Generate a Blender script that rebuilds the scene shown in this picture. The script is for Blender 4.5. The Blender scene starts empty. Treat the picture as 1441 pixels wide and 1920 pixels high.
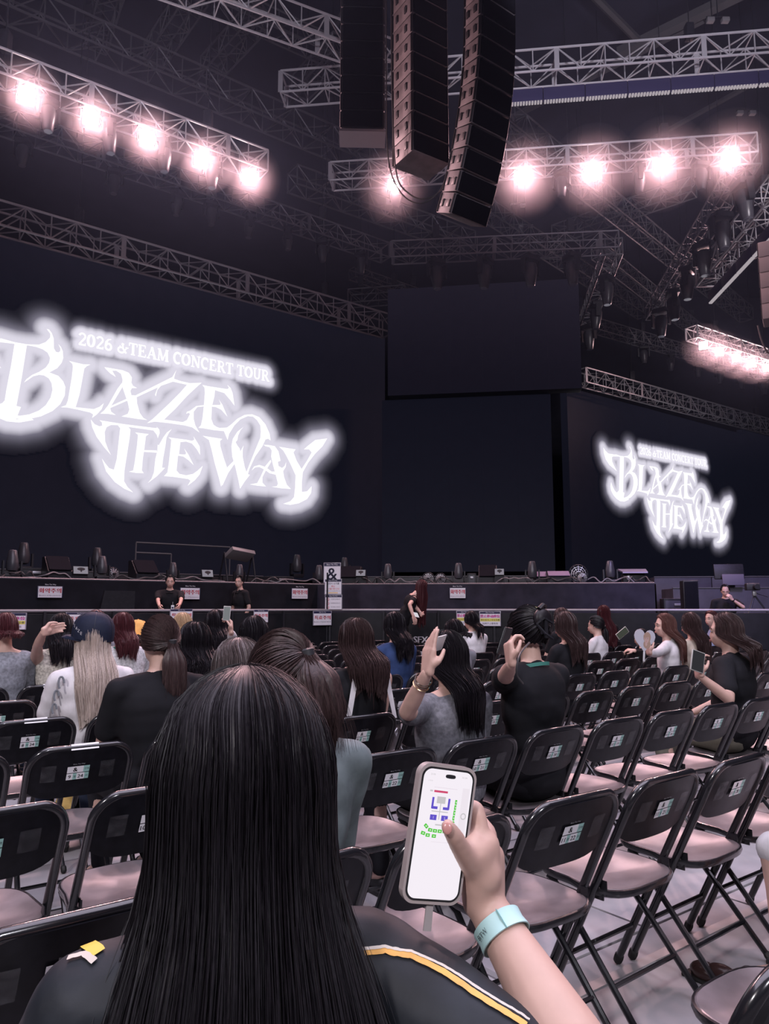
import bpy, bmesh, math, random
import numpy as np
from mathutils import Vector, Matrix
from mathutils.geometry import tessellate_polygon
random.seed(7)
rng = np.random.default_rng(7)
S = bpy.context.scene
COL = S.collection
V = Vector

# ------------------------------------------------------------------ camera
CAM_H, FPX, TH = 1.37, 1400.0, math.atan(178 / 1400)
cam_d = bpy.data.cameras.new('camera'); cam = bpy.data.objects.new('camera', cam_d); COL.objects.link(cam)
cam.location = (0, 0, CAM_H); cam.rotation_euler = (math.pi / 2 + TH, 0, 0)
cam_d.sensor_fit = 'VERTICAL'; cam_d.sensor_height = 36; cam_d.lens = FPX / 1920 * 36; cam_d.clip_start = 0.02; cam_d.clip_end = 300
S.camera = cam
# ------------------------------------------------------------------ world, light, exposure
w = bpy.data.worlds.new('world'); S.world = w; w.use_nodes = True
w.node_tree.nodes['Background'].inputs[0].default_value = (0.42, 0.4, 0.62, 1)
w.node_tree.nodes['Background'].inputs[1].default_value = 0.02
S.view_settings.view_transform = 'Standard'; S.view_settings.look = 'None'
S.view_settings.gamma = 1; S.view_settings.exposure = 0.0; S.view_settings.use_curve_mapping = False
S.cycles.use_denoising = True
S.cycles.max_bounces = 6; S.cycles.volume_bounces = 0
try: S.cycles.denoiser = 'OPENIMAGEDENOISE'
except Exception: pass

def area(name, loc, target, size, energy, color, sy=None):
    l = bpy.data.lights.new(name, 'AREA'); l.energy = energy; l.color = color; l.size = size
    if sy: l.shape = 'RECTANGLE'; l.size_y = sy
    o = bpy.data.objects.new(name, l); COL.objects.link(o); o.location = loc
    o.rotation_euler = (V(target) - V(loc)).to_track_quat('-Z', 'Y').to_euler()
    return o
def spot(name, loc, target, energy, color, ang, soft=.5, blend=.6):
    l = bpy.data.lights.new(name, 'SPOT'); l.energy = energy; l.color = color; l.spot_size = math.radians(ang); l.spot_blend = blend; l.shadow_soft_size = soft
    o = bpy.data.objects.new(name, l); COL.objects.link(o); o.location = loc; o.rotation_euler = (V(target) - V(loc)).to_track_quat('-Z', 'Y').to_euler(); return o
for p_, t_, e_ in (((3, 7.5, 10.2), (5, 17, 17.5), 3000), ((-4.5, 6.5, 10.2), (-5, 15, 17), 1300), ((11, 9, 9.5), (13, 19, 14), 1300)): spot('rig_fill_spot', p_, t_, e_, (.88, .84, 1.0), 64 if p_[0] == 3 else 85, .4, .8)  # unseen spots added below the rig to brighten the trusses
spot('rig_fill_spot', (10.6, 11, 10.4), (10.3, 20, 12), 1500, (1, .88, .92), 40, .3, .8)  # one more added spot, only to brighten the right truss
area('house_light_overhead', (1.5, 2.4, 9.6), (1.5, 2.41, 0), 13, 1350, (.88, .80, 1.0), 8)
spot('house_lamp_rear', (-6, -8, 9), (0, 4, 0), 3600, (1, .93, .97), 58, .8)
spot('house_lamp_rear', (6, -9, 9), (3, 5, 0), 3600, (.92, .9, 1), 60, .8)
spot('stage_work_lamp', (7, 8, 9.4), (8, 17, .3), 3000, (.55, .46, 1.0), 46, .5)
spot('stage_work_lamp', (-4, 5, 9.4), (-4, 14, .5), 260, (.8, .8, 1.0), 62, .5)

# ------------------------------------------------------------------ projection helpers (real-world points from measured sight lines)
cT, sT = math.cos(TH), math.sin(TH)
O = V((0, 0, CAM_H))
A = V((.8, .6, 0)); B = V((-.6, .8, 0))              # along the seat rows / towards the stage
CD = V((.990, -.139, 0)); CN = V((.139, .990, 0))    # the chamfered stage front and its outward normal
PHI = math.atan2(.6, .8)                             # turns local +y into B
def ray(px, py):
    u, v = px - 720.5, py - 960
    return V((u, FPX * cT + v * sT, FPX * sT - v * cT))
def at_z(px, py, z): r = ray(px, py); return O + r * ((z - CAM_H) / r.z)
def at_b(px, py, D): r = ray(px, py); return O + r * (D / r.dot(B))
def at_c(px, py, D): r = ray(px, py); return O + r * (D / r.dot(CN))
def at_d(px, py, d): return O + ray(px, py) * (d / FPX)
def proj(p):
    q = V(p) - O; d = q.y * cT + q.z * sT
    return 720.5 + FPX * q.x / d, 960 - FPX * (-q.y * sT + q.z * cT) / d, d

# ------------------------------------------------------------------ materials
MATS = {}
def mat(name, color, rough=.5, metal=0., vary=0., scale=8., bump=0., emit=None, es=1., spec=.5, stretch=None, coat=0., alpha=1., col2=None, trans=0.):
    if name in MATS: return MATS[name]
    m = bpy.data.materials.new(name); m.use_nodes = True; nt = m.node_tree; N = nt.nodes; L = nt.links
    p = N['Principled BSDF']
    p.inputs['Base Color'].default_value = (*color, 1); p.inputs['Roughness'].default_value = rough
    p.inputs['Metallic'].default_value = metal; p.inputs['Specular IOR Level'].default_value = spec
    p.inputs['Coat Weight'].default_value = coat; p.inputs['Alpha'].default_value = alpha
    p.inputs['Transmission Weight'].default_value = trans
    if emit: p.inputs['Emission Color'].default_value = (*emit, 1); p.inputs['Emission Strength'].default_value = es
    if vary or bump:
        tc = N.new('ShaderNodeTexCoord'); mp = N.new('ShaderNodeMapping'); nz = N.new('ShaderNodeTexNoise')
        nz.inputs['Scale'].default_value = scale; nz.inputs['Detail'].default_value = 6
        if stretch: mp.inputs['Scale'].default_value = stretch
        L.new(tc.outputs['Object'], mp.inputs[0]); L.new(mp.outputs[0], nz.inputs['Vector'])
        if vary:
            c2 = col2 or tuple(min(1, x * (1 + vary)) for x in color); c1 = tuple(x * (1 - vary * .7) for x in color) if not col2 else color
            rp = N.new('ShaderNodeValToRGB'); rp.color_ramp.elements[0].position = .35; rp.color_ramp.elements[1].position = .65
            rp.color_ramp.elements[0].color = (*c1, 1); rp.color_ramp.elements[1].color = (*c2, 1)
            L.new(nz.outputs[0], rp.inputs[0]); L.new(rp.outputs[0], p.inputs['Base Color'])
        if bump:
            b = N.new('ShaderNodeBump'); b.inputs['Strength'].default_value = bump; b.inputs['Distance'].default_value = .01
            L.new(nz.outputs[0], b.inputs['Height']); L.new(b.outputs[0], p.inputs['Normal'])
    MATS[name] = m
    return m
def emis(name, color, s=1.):
    if name in MATS: return MATS[name]
    m = bpy.data.materials.new(name); m.use_nodes = True; nt = m.node_tree
    nt.nodes.remove(nt.nodes['Principled BSDF']); e = nt.nodes.new('ShaderNodeEmission')
    e.inputs[0].default_value = (*color, 1); e.inputs[1].default_value = s
    nt.links.new(e.outputs[0], nt.nodes['Material Output'].inputs[0]); MATS[name] = m
    return m
M_tube = mat('black_enamel', (.012, .012, .015), .22, 0, coat=.4, spec=.6)
M_panel = mat('black_panel_enamel', (.008, .008, .011), .3, 0, .3, 30, spec=.18)
M_seat = mat('worn_grey_brown_vinyl', (.135, .116, .124), .33, 0, .45, 6, .10, spec=.75)
M_rubber = mat('black_rubber', (.01, .01, .01), .6)
M_paper = mat('white_sticker', (.85, .85, .88), .5)
M_teal = mat('teal_sticker', (.33, .58, .53), .5)
M_ink = mat('black_ink', (.01, .01, .015), .6)
M_greyink = mat('grey_ink', (.3, .3, .32), .6)
M_tape = mat('clear_tape', (.12, .12, .13), .15, 0, .6, 40, .5, alpha=.22)
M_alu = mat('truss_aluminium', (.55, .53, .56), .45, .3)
M_aludim = mat('shaded_truss_aluminium', (.16, .155, .17), .5, .5)  # darker copy of the truss metal, roof shade put into the colour
M_blk = mat('matt_black_metal', (.018, .018, .022), .5, 0, .3, 12)
M_blk2 = mat('satin_black_plastic', (.016, .016, .021), .45, 0, .2, 20, spec=.3)
M_grille = mat('speaker_grille', (.010, .010, .014), 1., 0, .5, 220, .3, spec=.05)
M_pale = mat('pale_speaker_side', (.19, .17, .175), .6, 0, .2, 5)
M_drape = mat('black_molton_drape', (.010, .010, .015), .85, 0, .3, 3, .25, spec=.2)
M_deck = mat('stage_deck', (.03, .03, .035), .5, 0, .3, 6)
M_riser = mat('dark_violet_grey_panel', (.055, .05, .075), .6, 0, .2, 3)
M_floor = mat('floor_cover_panel', (.40, .38, .40), .5, 0, .22, 2.2, .05, stretch=(1, 1, 1))
M_joint = mat('floor_joint_track', (.42, .41, .42), .35, .3)
M_gap = mat('floor_gap', (.06, .055, .06), .8)
M_steel = mat('galvanised_steel', (.45, .44, .47), .35, .6)
M_white = mat('white_print', (.75, .73, .78), .6)
M_navyp = mat('navy_print', (.02, .02, .06), .5)
M_red = mat('red_print', (.62, .04, .07), .6)
M_yel = mat('yellow_print', (.75, .68, .12), .6)
M_cable = mat('cable_sheath', (.05, .05, .055), .5)
M_cable2 = mat('pale_cable_sheath', (.16, .155, .17), .5)

# ------------------------------------------------------------------ mesh builder
class MB:
    def __init__(s): s.v = []; s.f = []; s.m = []
    def add(s, vs, fs, mi=0):
        k = len(s.v); s.v += [tuple(v) for v in vs]; s.f += [tuple(i + k for i in f) for f in fs]; s.m += [mi] * len(fs); return s
    def box(s, c, d, R=None, mi=0, taper=1.):
        x, y, z = d[0] / 2, d[1] / 2, d[2] / 2; c = V(c)
        p = [V((sx * x * (taper if sz > 0 else 1), sy * y * (taper if sz > 0 else 1), sz * z)) for sz in (-1, 1) for sy in (-1, 1) for sx in (-1, 1)]
        if R is not None: p = [R @ q for q in p]
        return s.add([c + q for q in p], [(0, 2, 3, 1), (4, 5, 7, 6), (0, 1, 5, 4), (2, 6, 7, 3), (0, 4, 6, 2), (1, 3, 7, 5)], mi)
    def bbox(s, c, d, bv=.01, mi=0, R=None):      # box with bevelled edges
        bm = bmesh.new(); bmesh.ops.create_cube(bm, size=1)
        for v in bm.verts: v.co = V((v.co.x * d[0], v.co.y * d[1], v.co.z * d[2]))
        bmesh.ops.bevel(bm, geom=list(bm.edges), offset=bv, segments=2, affect='EDGES', profile=.6)
        bm.verts.index_update(); c = V(c)
        s.add([c + (R @ v.co if R is not None else v.co) for v in bm.verts], [[v.index for v in f.verts] for f in bm.faces], mi); bm.free(); return s
    def tube(s, pts, r, n=8, mi=0, cap=True, closed=False):
        pts = [V(p) for p in pts]; rs = r if isinstance(r, (list, tuple)) else [r] * len(pts)
        k0 = len(s.v); up = None; m = len(pts)
        for i, p in enumerate(pts):
            t = (pts[(i + 1) % m] - pts[i - 1]) if closed else (pts[min(i + 1, m - 1)] - pts[max(i - 1, 0)])
            t.normalize()
            if up is None:
                up = t.orthogonal().normalized()
            up = (up - t * up.dot(t)); up = up.normalized() if up.length > 1e-6 else t.orthogonal().normalized()
            q = t.cross(up)
            for j in range(n):
                a = 2 * math.pi * j / n; s.v.append(tuple(p + (up * math.cos(a) + q * math.sin(a)) * rs[i]))
        for i in range(m if closed else m - 1):
            for j in range(n):
                a, b = k0 + i * n, k0 + ((i + 1) % m) * n
                s.f.append((a + j, a + (j + 1) % n, b + (j + 1) % n, b + j)); s.m.append(mi)
        if cap and not closed:
            s.f.append(tuple(k0 + j for j in reversed(range(n)))); s.m.append(mi)
            s.f.append(tuple(k0 + (m - 1) * n + j for j in range(n))); s.m.append(mi)
        return s
    def cone(s, p1, r1, p2, r2, n=12):      # limb segment with round ends
        p1, p2 = V(p1), V(p2); d = (p2 - p1); L = d.length; d = d.normalized() if L > 1e-6 else V((0, 0, 1)); pts = []; rs = []
        for k in range(1, 5): a = math.pi / 2 * k / 4; pts.append(p1 - d * r1 * math.cos(a)); rs.append(r1 * math.sin(a))
        for k in range(0, 4): a = math.pi / 2 * (k) / 4; pts.append(p2 + d * r2 * math.sin(a)); rs.append(r2 * math.cos(a))
        k0 = len(s.v); q = d.orthogonal().normalized(); w_ = d.cross(q)
        for p, r in zip(pts, rs):
            for j in range(n):
                a = 2 * math.pi * j / n; s.v.append(tuple(p + (q * math.cos(a) + w_ * math.sin(a)) * r))
        m = len(pts)
        for i in range(m - 1):
            for j in range(n):
                a, b = k0 + i * n, k0 + (i + 1) * n
                s.f.append((a + j, a + (j + 1) % n, b + (j + 1) % n, b + j)); s.m.append(0)
        s.f.append(tuple(k0 + j for j in reversed(range(n)))); s.m.append(0)
        s.f.append(tuple(k0 + (m - 1) * n + j for j in range(n))); s.m.append(0)
        return s
    def ell(s, c, r, R=None, n=16, m=10, mi=0):
        c = V(c); k0 = len(s.v)
        for i in range(m + 1):
            th = math.pi * i / m
            for j in range(n):
                a = 2 * math.pi * j / n; p = V((r[0] * math.sin(th) * math.cos(a), r[1] * math.sin(th) * math.sin(a), r[2] * math.cos(th)))
                if R is not None: p = R @ p
                s.v.append(tuple(c + p))
        for i in range(m):
            for j in range(n):
                a, b = k0 + i * n, k0 + (i + 1) * n
                s.f.append((a + j, b + j, b + (j + 1) % n, a + (j + 1) % n)); s.m.append(mi)
        return s
    def poly(s, pts, mi=0):                  # flat polygon given as 3D points
        t = tessellate_polygon([[V(p) for p in pts]]); return s.add(pts, t, mi)
    def prism(s, pts, dvec, mi=0):           # extruded polygon
        n = len(pts); d = V(dvec); t = tessellate_polygon([[V(p) for p in pts]])
        vs = [V(p) for p in pts] + [V(p) + d for p in pts]
        fs = [tuple(f) for f in t] + [tuple(i + n for i in reversed(f)) for f in t] + [(i, (i + 1) % n, (i + 1) % n + n, i + n) for i in range(n)]
        return s.add(vs, fs, mi)
    def lathe(s, prof, n=24, c=(0, 0, 0), R=None, mi=0):
        k0 = len(s.v); c = V(c)
        for r, z in prof:
            for j in range(n):
                a = 2 * math.pi * j / n; p = V((r * math.cos(a), r * math.sin(a), z))
                if R is not None: p = R @ p
                s.v.append(tuple(c + p))
        for i in range(len(prof) - 1):
            for j in range(n):
                a, b = k0 + i * n, k0 + (i + 1) * n
                s.f.append((a + j, a + (j + 1) % n, b + (j + 1) % n, b + j)); s.m.append(mi)
        return s
    def mesh(s, name, mats, smooth=True, fix=True):
        me = bpy.data.meshes.new(name); me.from_pydata(s.v, [], s.f)
        for m in (mats if isinstance(mats, (list, tuple)) else [mats]): me.materials.append(m)
        me.polygons.foreach_set('material_index', s.m)
        if fix:
            bm = bmesh.new(); bm.from_mesh(me); bmesh.ops.remove_doubles(bm, verts=bm.verts, dist=1e-6)
            bmesh.ops.recalc_face_normals(bm, faces=bm.faces); bm.to_mesh(me); bm.free()
        if smooth:
            me.polygons.foreach_set('use_smooth', [True] * len(me.polygons))
            me.set_sharp_from_angle(angle=math.radians(38))
        return me
    def build(s, name, mats, parent=None, smooth=True, fix=True):
        return link(name, s.mesh(name, mats, smooth, fix), parent)
def link(name, data, parent=None, loc=None, R=None):
    o = bpy.data.objects.new(name, data); COL.objects.link(o)
    if parent: o.parent = parent
    if loc is not None: o.location = loc
    if R is not None: o.rotation_euler = R
    return o
def tag(o, label=None, cat=None, group=None, kind=None):
    if label: o['label'] = label
    if cat: o['category'] = cat
    if group: o['group'] = group
    if kind: o['kind'] = kind
    return o
def thing(name, loc, rz, label, cat, group=None, pitch=0):
    o = bpy.data.objects.new(name, None); COL.objects.link(o); o.empty_display_size = .1
    o.location = loc; o.rotation_euler = (pitch, 0, rz); return tag(o, label, cat, group)
def struct(o, label=None): o['kind'] = 'structure'; (label and tag(o, label)); return o
def copy_tree(o, parent=None):
    c = o.copy(); COL.objects.link(c); c.parent = parent
    for ch in list(o.children): copy_tree(ch, c)
    return c
def rm(o):
    for ch in list(o.children): rm(ch)
    bpy.data.objects.remove(o)

# ------------------------------------------------------------------ lettering (converted in a scratch scene so the big one is not re-evaluated)
_T = {}
SC2 = bpy.data.scenes.new('scratch')
def convert(o):
    SC2.collection.objects.link(o); vl = SC2.view_layers[0]; vl.update(); dg = vl.depsgraph; dg.update()
    me = bpy.data.meshes.new_from_object(o.evaluated_get(dg), depsgraph=dg); SC2.collection.objects.unlink(o); return me
def text_geo(txt, size=1.):
    if txt not in _T:
        cu = bpy.data.curves.new('t', 'FONT'); cu.body = txt; cu.align_x = 'CENTER'; cu.align_y = 'CENTER'; cu.resolution_u = 2; cu.size = 1
        o = bpy.data.objects.new('t', cu); me = convert(o)
        vs = [v.co.copy() for v in me.vertices]; fs = [tuple(p.vertices) for p in me.polygons]
        bpy.data.objects.remove(o); bpy.data.curves.remove(cu); bpy.data.meshes.remove(me)
        xs = [v.x for v in vs] or [0]; ys = [v.y for v in vs] or [0]
        cx, cy = (min(xs) + max(xs)) / 2, (min(ys) + max(ys)) / 2
        _T[txt] = ([V((v.x - cx, v.y - cy, 0)) for v in vs], fs, max(xs) - min(xs), max(ys) - min(ys))
    return _T[txt]
def put_text(mb, txt, c, h=None, w_=None, ux=V((1, 0, 0)), uy=V((0, 0, 1)), mi=0, bold=0.):
    vs, fs, tw, th = text_geo(txt); sy = h / th if h else None; sx = w_ / tw if w_ else sy; sy = sy or sx
    offs = [0] if not bold else [-bold, 0, bold]
    for o in offs:
        mb.add([V(c) + ux * (v.x * sx + o) + uy * v.y * sy for v in vs], fs, mi)
def rect(mb, c, w_, h, ux=V((1, 0, 0)), uy=V((0, 0, 1)), mi=0):
    c = V(c); mb.add([c - ux * w_ / 2 - uy * h / 2, c + ux * w_ / 2 - uy * h / 2, c + ux * w_ / 2 + uy * h / 2, c - ux * w_ / 2 + uy * h / 2], [(0, 1, 2, 3)], mi)

def remesh(mb, voxel, smooth=4, deci=0):
    """one continuous surface from overlapping tapered volumes"""
    me = mb.mesh('src', [], False, False); o = bpy.data.objects.new('src', me)
    m = o.modifiers.new('r', 'REMESH'); m.mode = 'VOXEL'; m.voxel_size = voxel
    if smooth: k = o.modifiers.new('s', 'SMOOTH'); k.iterations = smooth; k.factor = .5
    if deci: k = o.modifiers.new('d', 'DECIMATE'); k.ratio = deci
    r = convert(o); bpy.data.objects.remove(o); bpy.data.meshes.remove(me)
    r.polygons.foreach_set('use_smooth', [True] * len(r.polygons)); return r

# ================================================================== STRUCTURE
HX = 60
f = MB().box((5, 16, -.03), (70, 56, .04)).build('floor', M_gap); struct(f, 'grey arena floor of cover panels under the seats')
# floor cover panels, laid along the rows
pm = MB().bbox((0, 0, -.005), (1.985, 1.185, .012), .003).mesh('floor_panel', M_floor)
jm = MB().bbox((0, 0, .003), (.05, 1.185, .012), .003).mesh('joint_strip', M_joint)
jm2 = MB().box((0, 0, .0), (.018, 1.185, .012)).mesh('joint_strip', M_joint)
k = 0
for i in range(-6, 9):
    for j in range(-1, 13):
        c = A * (i * 2.0 + (.6 if j % 2 else 0) - .05) + B * (j * 1.2 + .25)
        x, y, d = proj(c)
        if d < .8 or x < -700 or x > 2300: continue
        if d > 11: continue
        o = link('floor_panel', pm, f, c, (0, 0, PHI))
        k += 1
o = MB().box((0, 0, 0), (60, .045, .006)).build('joint_strip', M_joint, f); o.location = B * 1.87 + V((0, 0, .004)); o.rotation_euler = (0, 0, PHI)
for s_ in (2.05, 7.1, -3.1):
    for q in (0, .07):
        o = MB().box((0, 0, 0), (.03, 30, .006)).build('joint_strip', M_joint, f); o.location = A * (s_ + q) + B * 8 + V((0, 0, .004)); o.rotation_euler = (0, 0, PHI)
M_hall = mat('dark_hall_cladding', (.018, .019, .036), .8, 0, .25, .6)
struct(MB().box((5, 46, 10), (90, .3, 24)).build('wall_back', M_hall), 'black wall far behind the stage')
struct(MB().box((-24, 16, 10), (.3, 64, 24)).build('wall_left', M_hall), 'dark hall wall left of the stage')
struct(MB().box((42, 16, 10), (.3, 64, 24)).build('wall_right', M_hall), 'dark hall wall right of the stage')
ce = struct(MB().box((8, 18, 21.2), (70, 60, .2)).build('ceiling', M_hall), 'black arena roof above the rigging')
for i, (p, q, r) in enumerate([((1210, 75), (1395, -15), .22), ((930, 235), (1215, 90), .12), ((1180, 60), (1060, -60), .12), ((640, 30), (560, 170), .1), ((1150, 300), (1441, 140), .1)]):
    a, b = at_z(*p, 19.5), at_z(*q, 19.5)
    MB().tube([a - (b - a) * .3, b + (b - a) * .3], r, 6).build('roof_beam', mat('roof_steel', (.09, .085, .09), .6), ce)

# ================================================================== TRUSSES
def truss(p, q, size, label, mt=M_alu, name='lighting_truss', group='box trusses hung over the stage', bay=None, plates=True):
    p, q = V(p), V(q); d = q - p; L = d.length; d.normalize()
    side = d.cross(V((0, 0, 1))).normalized(); up = side.cross(d).normalized(); h = size / 2
    root = thing(name, (p + q) / 2, 0, label, 'truss', group); o0 = (p + q) / 2
    P = lambda t, a, b: p - o0 + d * t + side * a * h + up * b * h
    for a, b in ((1, 1), (1, -1), (-1, 1), (-1, -1)):
        MB().tube([P(0, a, b), P(L, a, b)], size * .052, 6).build('chord', mt, root)
    bay = bay or size * 1.0; n = max(2, round(L / bay)); r = size * .03; m = MB()
    for i in range(n + 1):
        t = L * i / n
        if i % 6 == 0 and plates: 
            for a in (-1, 1): m.box(P(t, a, 0), (size * .2, size * .04, size), Matrix((d, side, up)).transposed())
        for a in (-1, 1):
            m.tube([P(t, a, -1), P(t, a, 1)], r, 4)
            if i < n: m.tube([P(t, a, -1 if i % 2 else 1), P(t + L / n, a, 1 if i % 2 else -1)], r, 4)
        for b in (-1, 1):
            if i % 2 == 0: m.tube([P(t, -1, b), P(t, 1, b)], r, 4)
            if i < n: m.tube([P(t, -1 if i % 2 else 1, b), P(t + L / n, 1 if i % 2 else -1, b)], r, 4)
    for t in (0, L):
        for a, b, a2, b2 in ((1, 1, 1, -1), (1, -1, -1, -1), (-1, -1, -1, 1), (-1, 1, 1, 1)): m.tube([P(t, a, b), P(t, a2, b2)], r * 1.6, 4)
    tag(m.build('bracing', mt, root), kind='stuff')
    for t in (L * .2, L * .8):
        hm = MB()
        hm.tube([p - o0 + d * t + up * h, V((*(p - o0 + d * t).xy, 20.9 - o0.z))], .012, 4)
        hm.bbox(p - o0 + d * t + up * (h + .35), (.2, .2, .42), .03)
        hm.build('chain_hoist', M_blk2, root)
    return root
TR = {}
def trz(key, p, q, z, size, label, mt=M_alu, **k):
    TR[key] = (at_z(*p, z), at_z(*q, z)); return truss(*TR[key], size, label, mt, **k)
M_mid = mat('half_lit_truss_aluminium', (.24, .235, .255), .45, .5)  # mid-dark copy of the truss metal, weaker light put into the colour
trz('A', (-150, 72), (493, 310), 12, .52, 'upper left lighting truss carrying five glowing blinders', M_alu)
trz('B', (-60, 205), (722, 474), 13.5, .52, 'long truss between the left blinder truss and the screen truss', M_mid)
TR['C'] = (at_b(-60, 392, 19.6), at_b(727, 593, 19.6)); TR['C'] = (TR['C'][0], V((*TR['C'][1].xy, TR['C'][0].z)))
truss(*TR['C'], .62, 'truss along the top edge of the left logo screen', M_alu)
trz('D', (300, -45), (735, 112), 15, .6, 'brightly lit truss behind the left hanging speaker column', M_alu)
trz('E', (531, 167), (1500, 88), 15, .6, 'long upper truss crossing behind the speakers with LED bar below', M_alu)
trz('F', (622, 331), (1412, 278), 13, .52, 'right lighting truss carrying five glowing blinders', M_alu)
trz('G', (735, 474), (1156, 455), 12, .5, 'short truss above the centre screen', M_mid)
trz('H', (1150, 462), (1092, 620), 12, .5, 'truss running back from the centre truss corner', M_mid)
trz('I', (1405, 290), (1222, 588), 13, .52, 'steep truss hung with dark moving lights on the right', M_mid)
trz('J', (1470, 345), (1322, 520), 12, .62, 'bright truss with LED bar beside the right speaker column', M_alu)
trz('K', (1112, 610), (1500, 722), 13.5, .5, 'long truss below the far right blinders', M_mid)
TR['L'] = (at_b(1088, 706, 19.6), at_b(1470, 808, 19.6)); zl = TR['C'][0].z; TR['L'] = (at_z(1088, 706, zl), at_z(1480, 811, zl))
truss(*TR['L'], .62, 'truss along the top edge of the right logo screen', M_alu)
trz('M', (1296, 624), (1500, 690), 12, .5, 'far right lighting truss with small glowing blinders', M_alu)
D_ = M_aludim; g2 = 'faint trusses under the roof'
for i, (p, q, z, s_, lb) in enumerate([
    ((-40, -20), (745, 322), 17, .75, 'faint roof truss above the left blinder truss'),
    ((150, -120), (820, 190), 18.5, .6, 'faint roof truss crossing the top left corner'),
    ((212, -30), (180, 78), 18, .6, 'first faint cross truss at the top left'),
    ((372, -20), (288, 105), 18, .6, 'second faint cross truss at the top left'),
    ((484, 30), (392, 132), 18, .6, 'third faint cross truss near the top left'),
    ((640, 85), (562, 165), 18, .6, 'faint cross truss left of the speaker column'),
    ((548, 335), (880, 455), 16, .7, 'faint truss below the centre blinder'),
    ((925, 205), (1398, 590), 15.5, .62, 'faint long truss falling behind the right blinder truss'),
    ((880, 372), (1205, 585), 15, .55, 'faint truss behind the centre truss corner'),
    ((1120, 470), (1330, 640), 14.5, .5, 'faint truss between the steep trusses on the right'),
    ((1245, 545), (1441, 452), 15, .55, 'faint cross truss left of the right speaker column'),
    ((1040, 440), (1300, 350), 16, .55, 'faint cross truss under the right blinders'),
    ((655, 560), (760, 552), 12.5, .5, 'short faint truss left of the centre screen'),
    ((660, 512), (800, 560), 14, .4, 'small faint truss behind the screen corner')]):
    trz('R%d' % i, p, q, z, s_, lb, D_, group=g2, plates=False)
# LED bars under two trusses
M_bar = mat('LED_bar_housing', (.05, .045, .12), .35, .3); M_bars = emis('LED_bar_face', (.9, .80, .86), .42)
def led_bar(p, q, lb):
    p, q = V(p), V(q); d = (q - p).normalized(); L = (q - p).length; n = int(L / 1.0); c = (p + q) / 2
    r = thing('led_bar_strip', c, 0, lb, 'LED bar', 'LED bars under the trusses'); s_ = d.cross(V((0, 0, 1))).normalized(); R = Matrix((d, s_, V((0, 0, 1)))).transposed()
    h = MB().bbox((0, 0, 0), (L / n * .985, .12, .34), .015, R=R).mesh('housing', M_bar)
    fm = MB()
    for k in range(14): fm.box(d * (L / n * .97) * ((k + .5) / 14 - .5) + V((0, 0, -.19)), (L / n / 14 * .62, .1, .05), R)
    fm = fm.mesh('diode_row', M_bars, False)
    for i in range(n):
        t = p - c + d * L * (i + .5) / n
        o = link('housing', h, r, t); link('diode_row', fm, o)
    return r
e = TR['E']; dn = V((0, 0, -.75)); dE = (e[1] - e[0])
led_bar(e[0] + dE * .44 + dn, e[1] + dn, 'LED bar line below the long upper truss')
j_ = TR['J']; led_bar(j_[0] + V((.1, 0, -.7)), j_[1] + V((.1, 0, -.7)), 'LED bar line under the bright right truss')

# ================================================================== SPEAKER ARRAYS
def array(top, n, w_, h, dp, yaw, splay, label, side_mat=M_blk2, name='line_array', rake0=0.):
    root = thing(name, top, yaw, label, 'speaker array', 'hanging line array speaker columns')
    cm = MB(); cm.bbox((0, 0, -h / 2), (w_, dp, h * .97), .02, 0)
    cab = cm.mesh('cabinet', side_mat)
    g = MB(); g.bbox((0, -dp / 2 - .012, -h / 2), (w_ * .94, .03, h * .86), .01)
    for x in (-.44, .44): g.box((x * w_, -dp / 2 - .03, -h / 2), (.012, .012, h * .9))
    grl = g.mesh('grille', M_grille)
    hd = MB()
    for sx in (-1, 1):
        for y in (-.16, .2): hd.bbox((sx * (w_ / 2 + .004), y * dp * 1.2, -h / 2), (.02, .07, h * .36), .008); hd.box((sx * (w_ / 2 + .012), y * dp * 1.2 - .02, -h * .36), (.02, .03, .02))
        hd.tube([(sx * w_ / 2, -dp / 2 + .02, -.02), (sx * w_ / 2, -dp / 2 + .02, -h + .02)], .018, 6); hd.tube([(sx * w_ / 2, dp / 2 - .02, -.02), (sx * w_ / 2, dp / 2 - .02, -h + .02)], .018, 6)
    han = hd.mesh('rigging_handle', M_blk)
    pos = V((0, 0, 0)); ang = rake0
    for i in range(n):
        ang += splay(i)
        o = link('cabinet', cab, root, pos.copy(), (ang, 0, 0)); link('grille', grl, o); link('rigging_handle', han, o)['kind'] = 'stuff'
        pos = pos + Matrix.Rotation(ang, 3, 'X') @ V((0, 0, -h))
    return root
def top_for(px, d, z=None): p = at_d(px[0], px[1], d); return p
# left straight column
t1 = at_d(679, 258, 14); H1 = .35
array(t1 + V((0, 0, H1 * 12)), 12, .80, H1, .55, math.radians(2), lambda i: 0, 'left straight speaker column with black grilles', mat('dark_speaker_side', (.035, .034, .04), .5))
MB().box(t1 + V((0, -.02, -.03)), (.86, .5, .05)).build('bottom_bumper', mat('pale_bumper', (.5, .46, .48), .5)); ob = bpy.context.scene.objects['bottom_bumper']
arr1 = bpy.context.scene.objects['line_array']; ob.parent = arr1; ob.matrix_parent_inverse = Matrix.Translation(-arr1.location) if False else Matrix.Identity(4)
ob.data.transform(Matrix.Translation(-(t1 + V((0, 0, H1 * 12)))))
t2 = at_d(788, 312, 13.2)
array(t2 + V((0, 0, .37 * 13)), 13, .78, .37, .62, math.radians(33), lambda i: 0, 'middle speaker column turned to show its pale riveted side', M_pale)
t3 = at_d(918, -30, 12.5)
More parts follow.
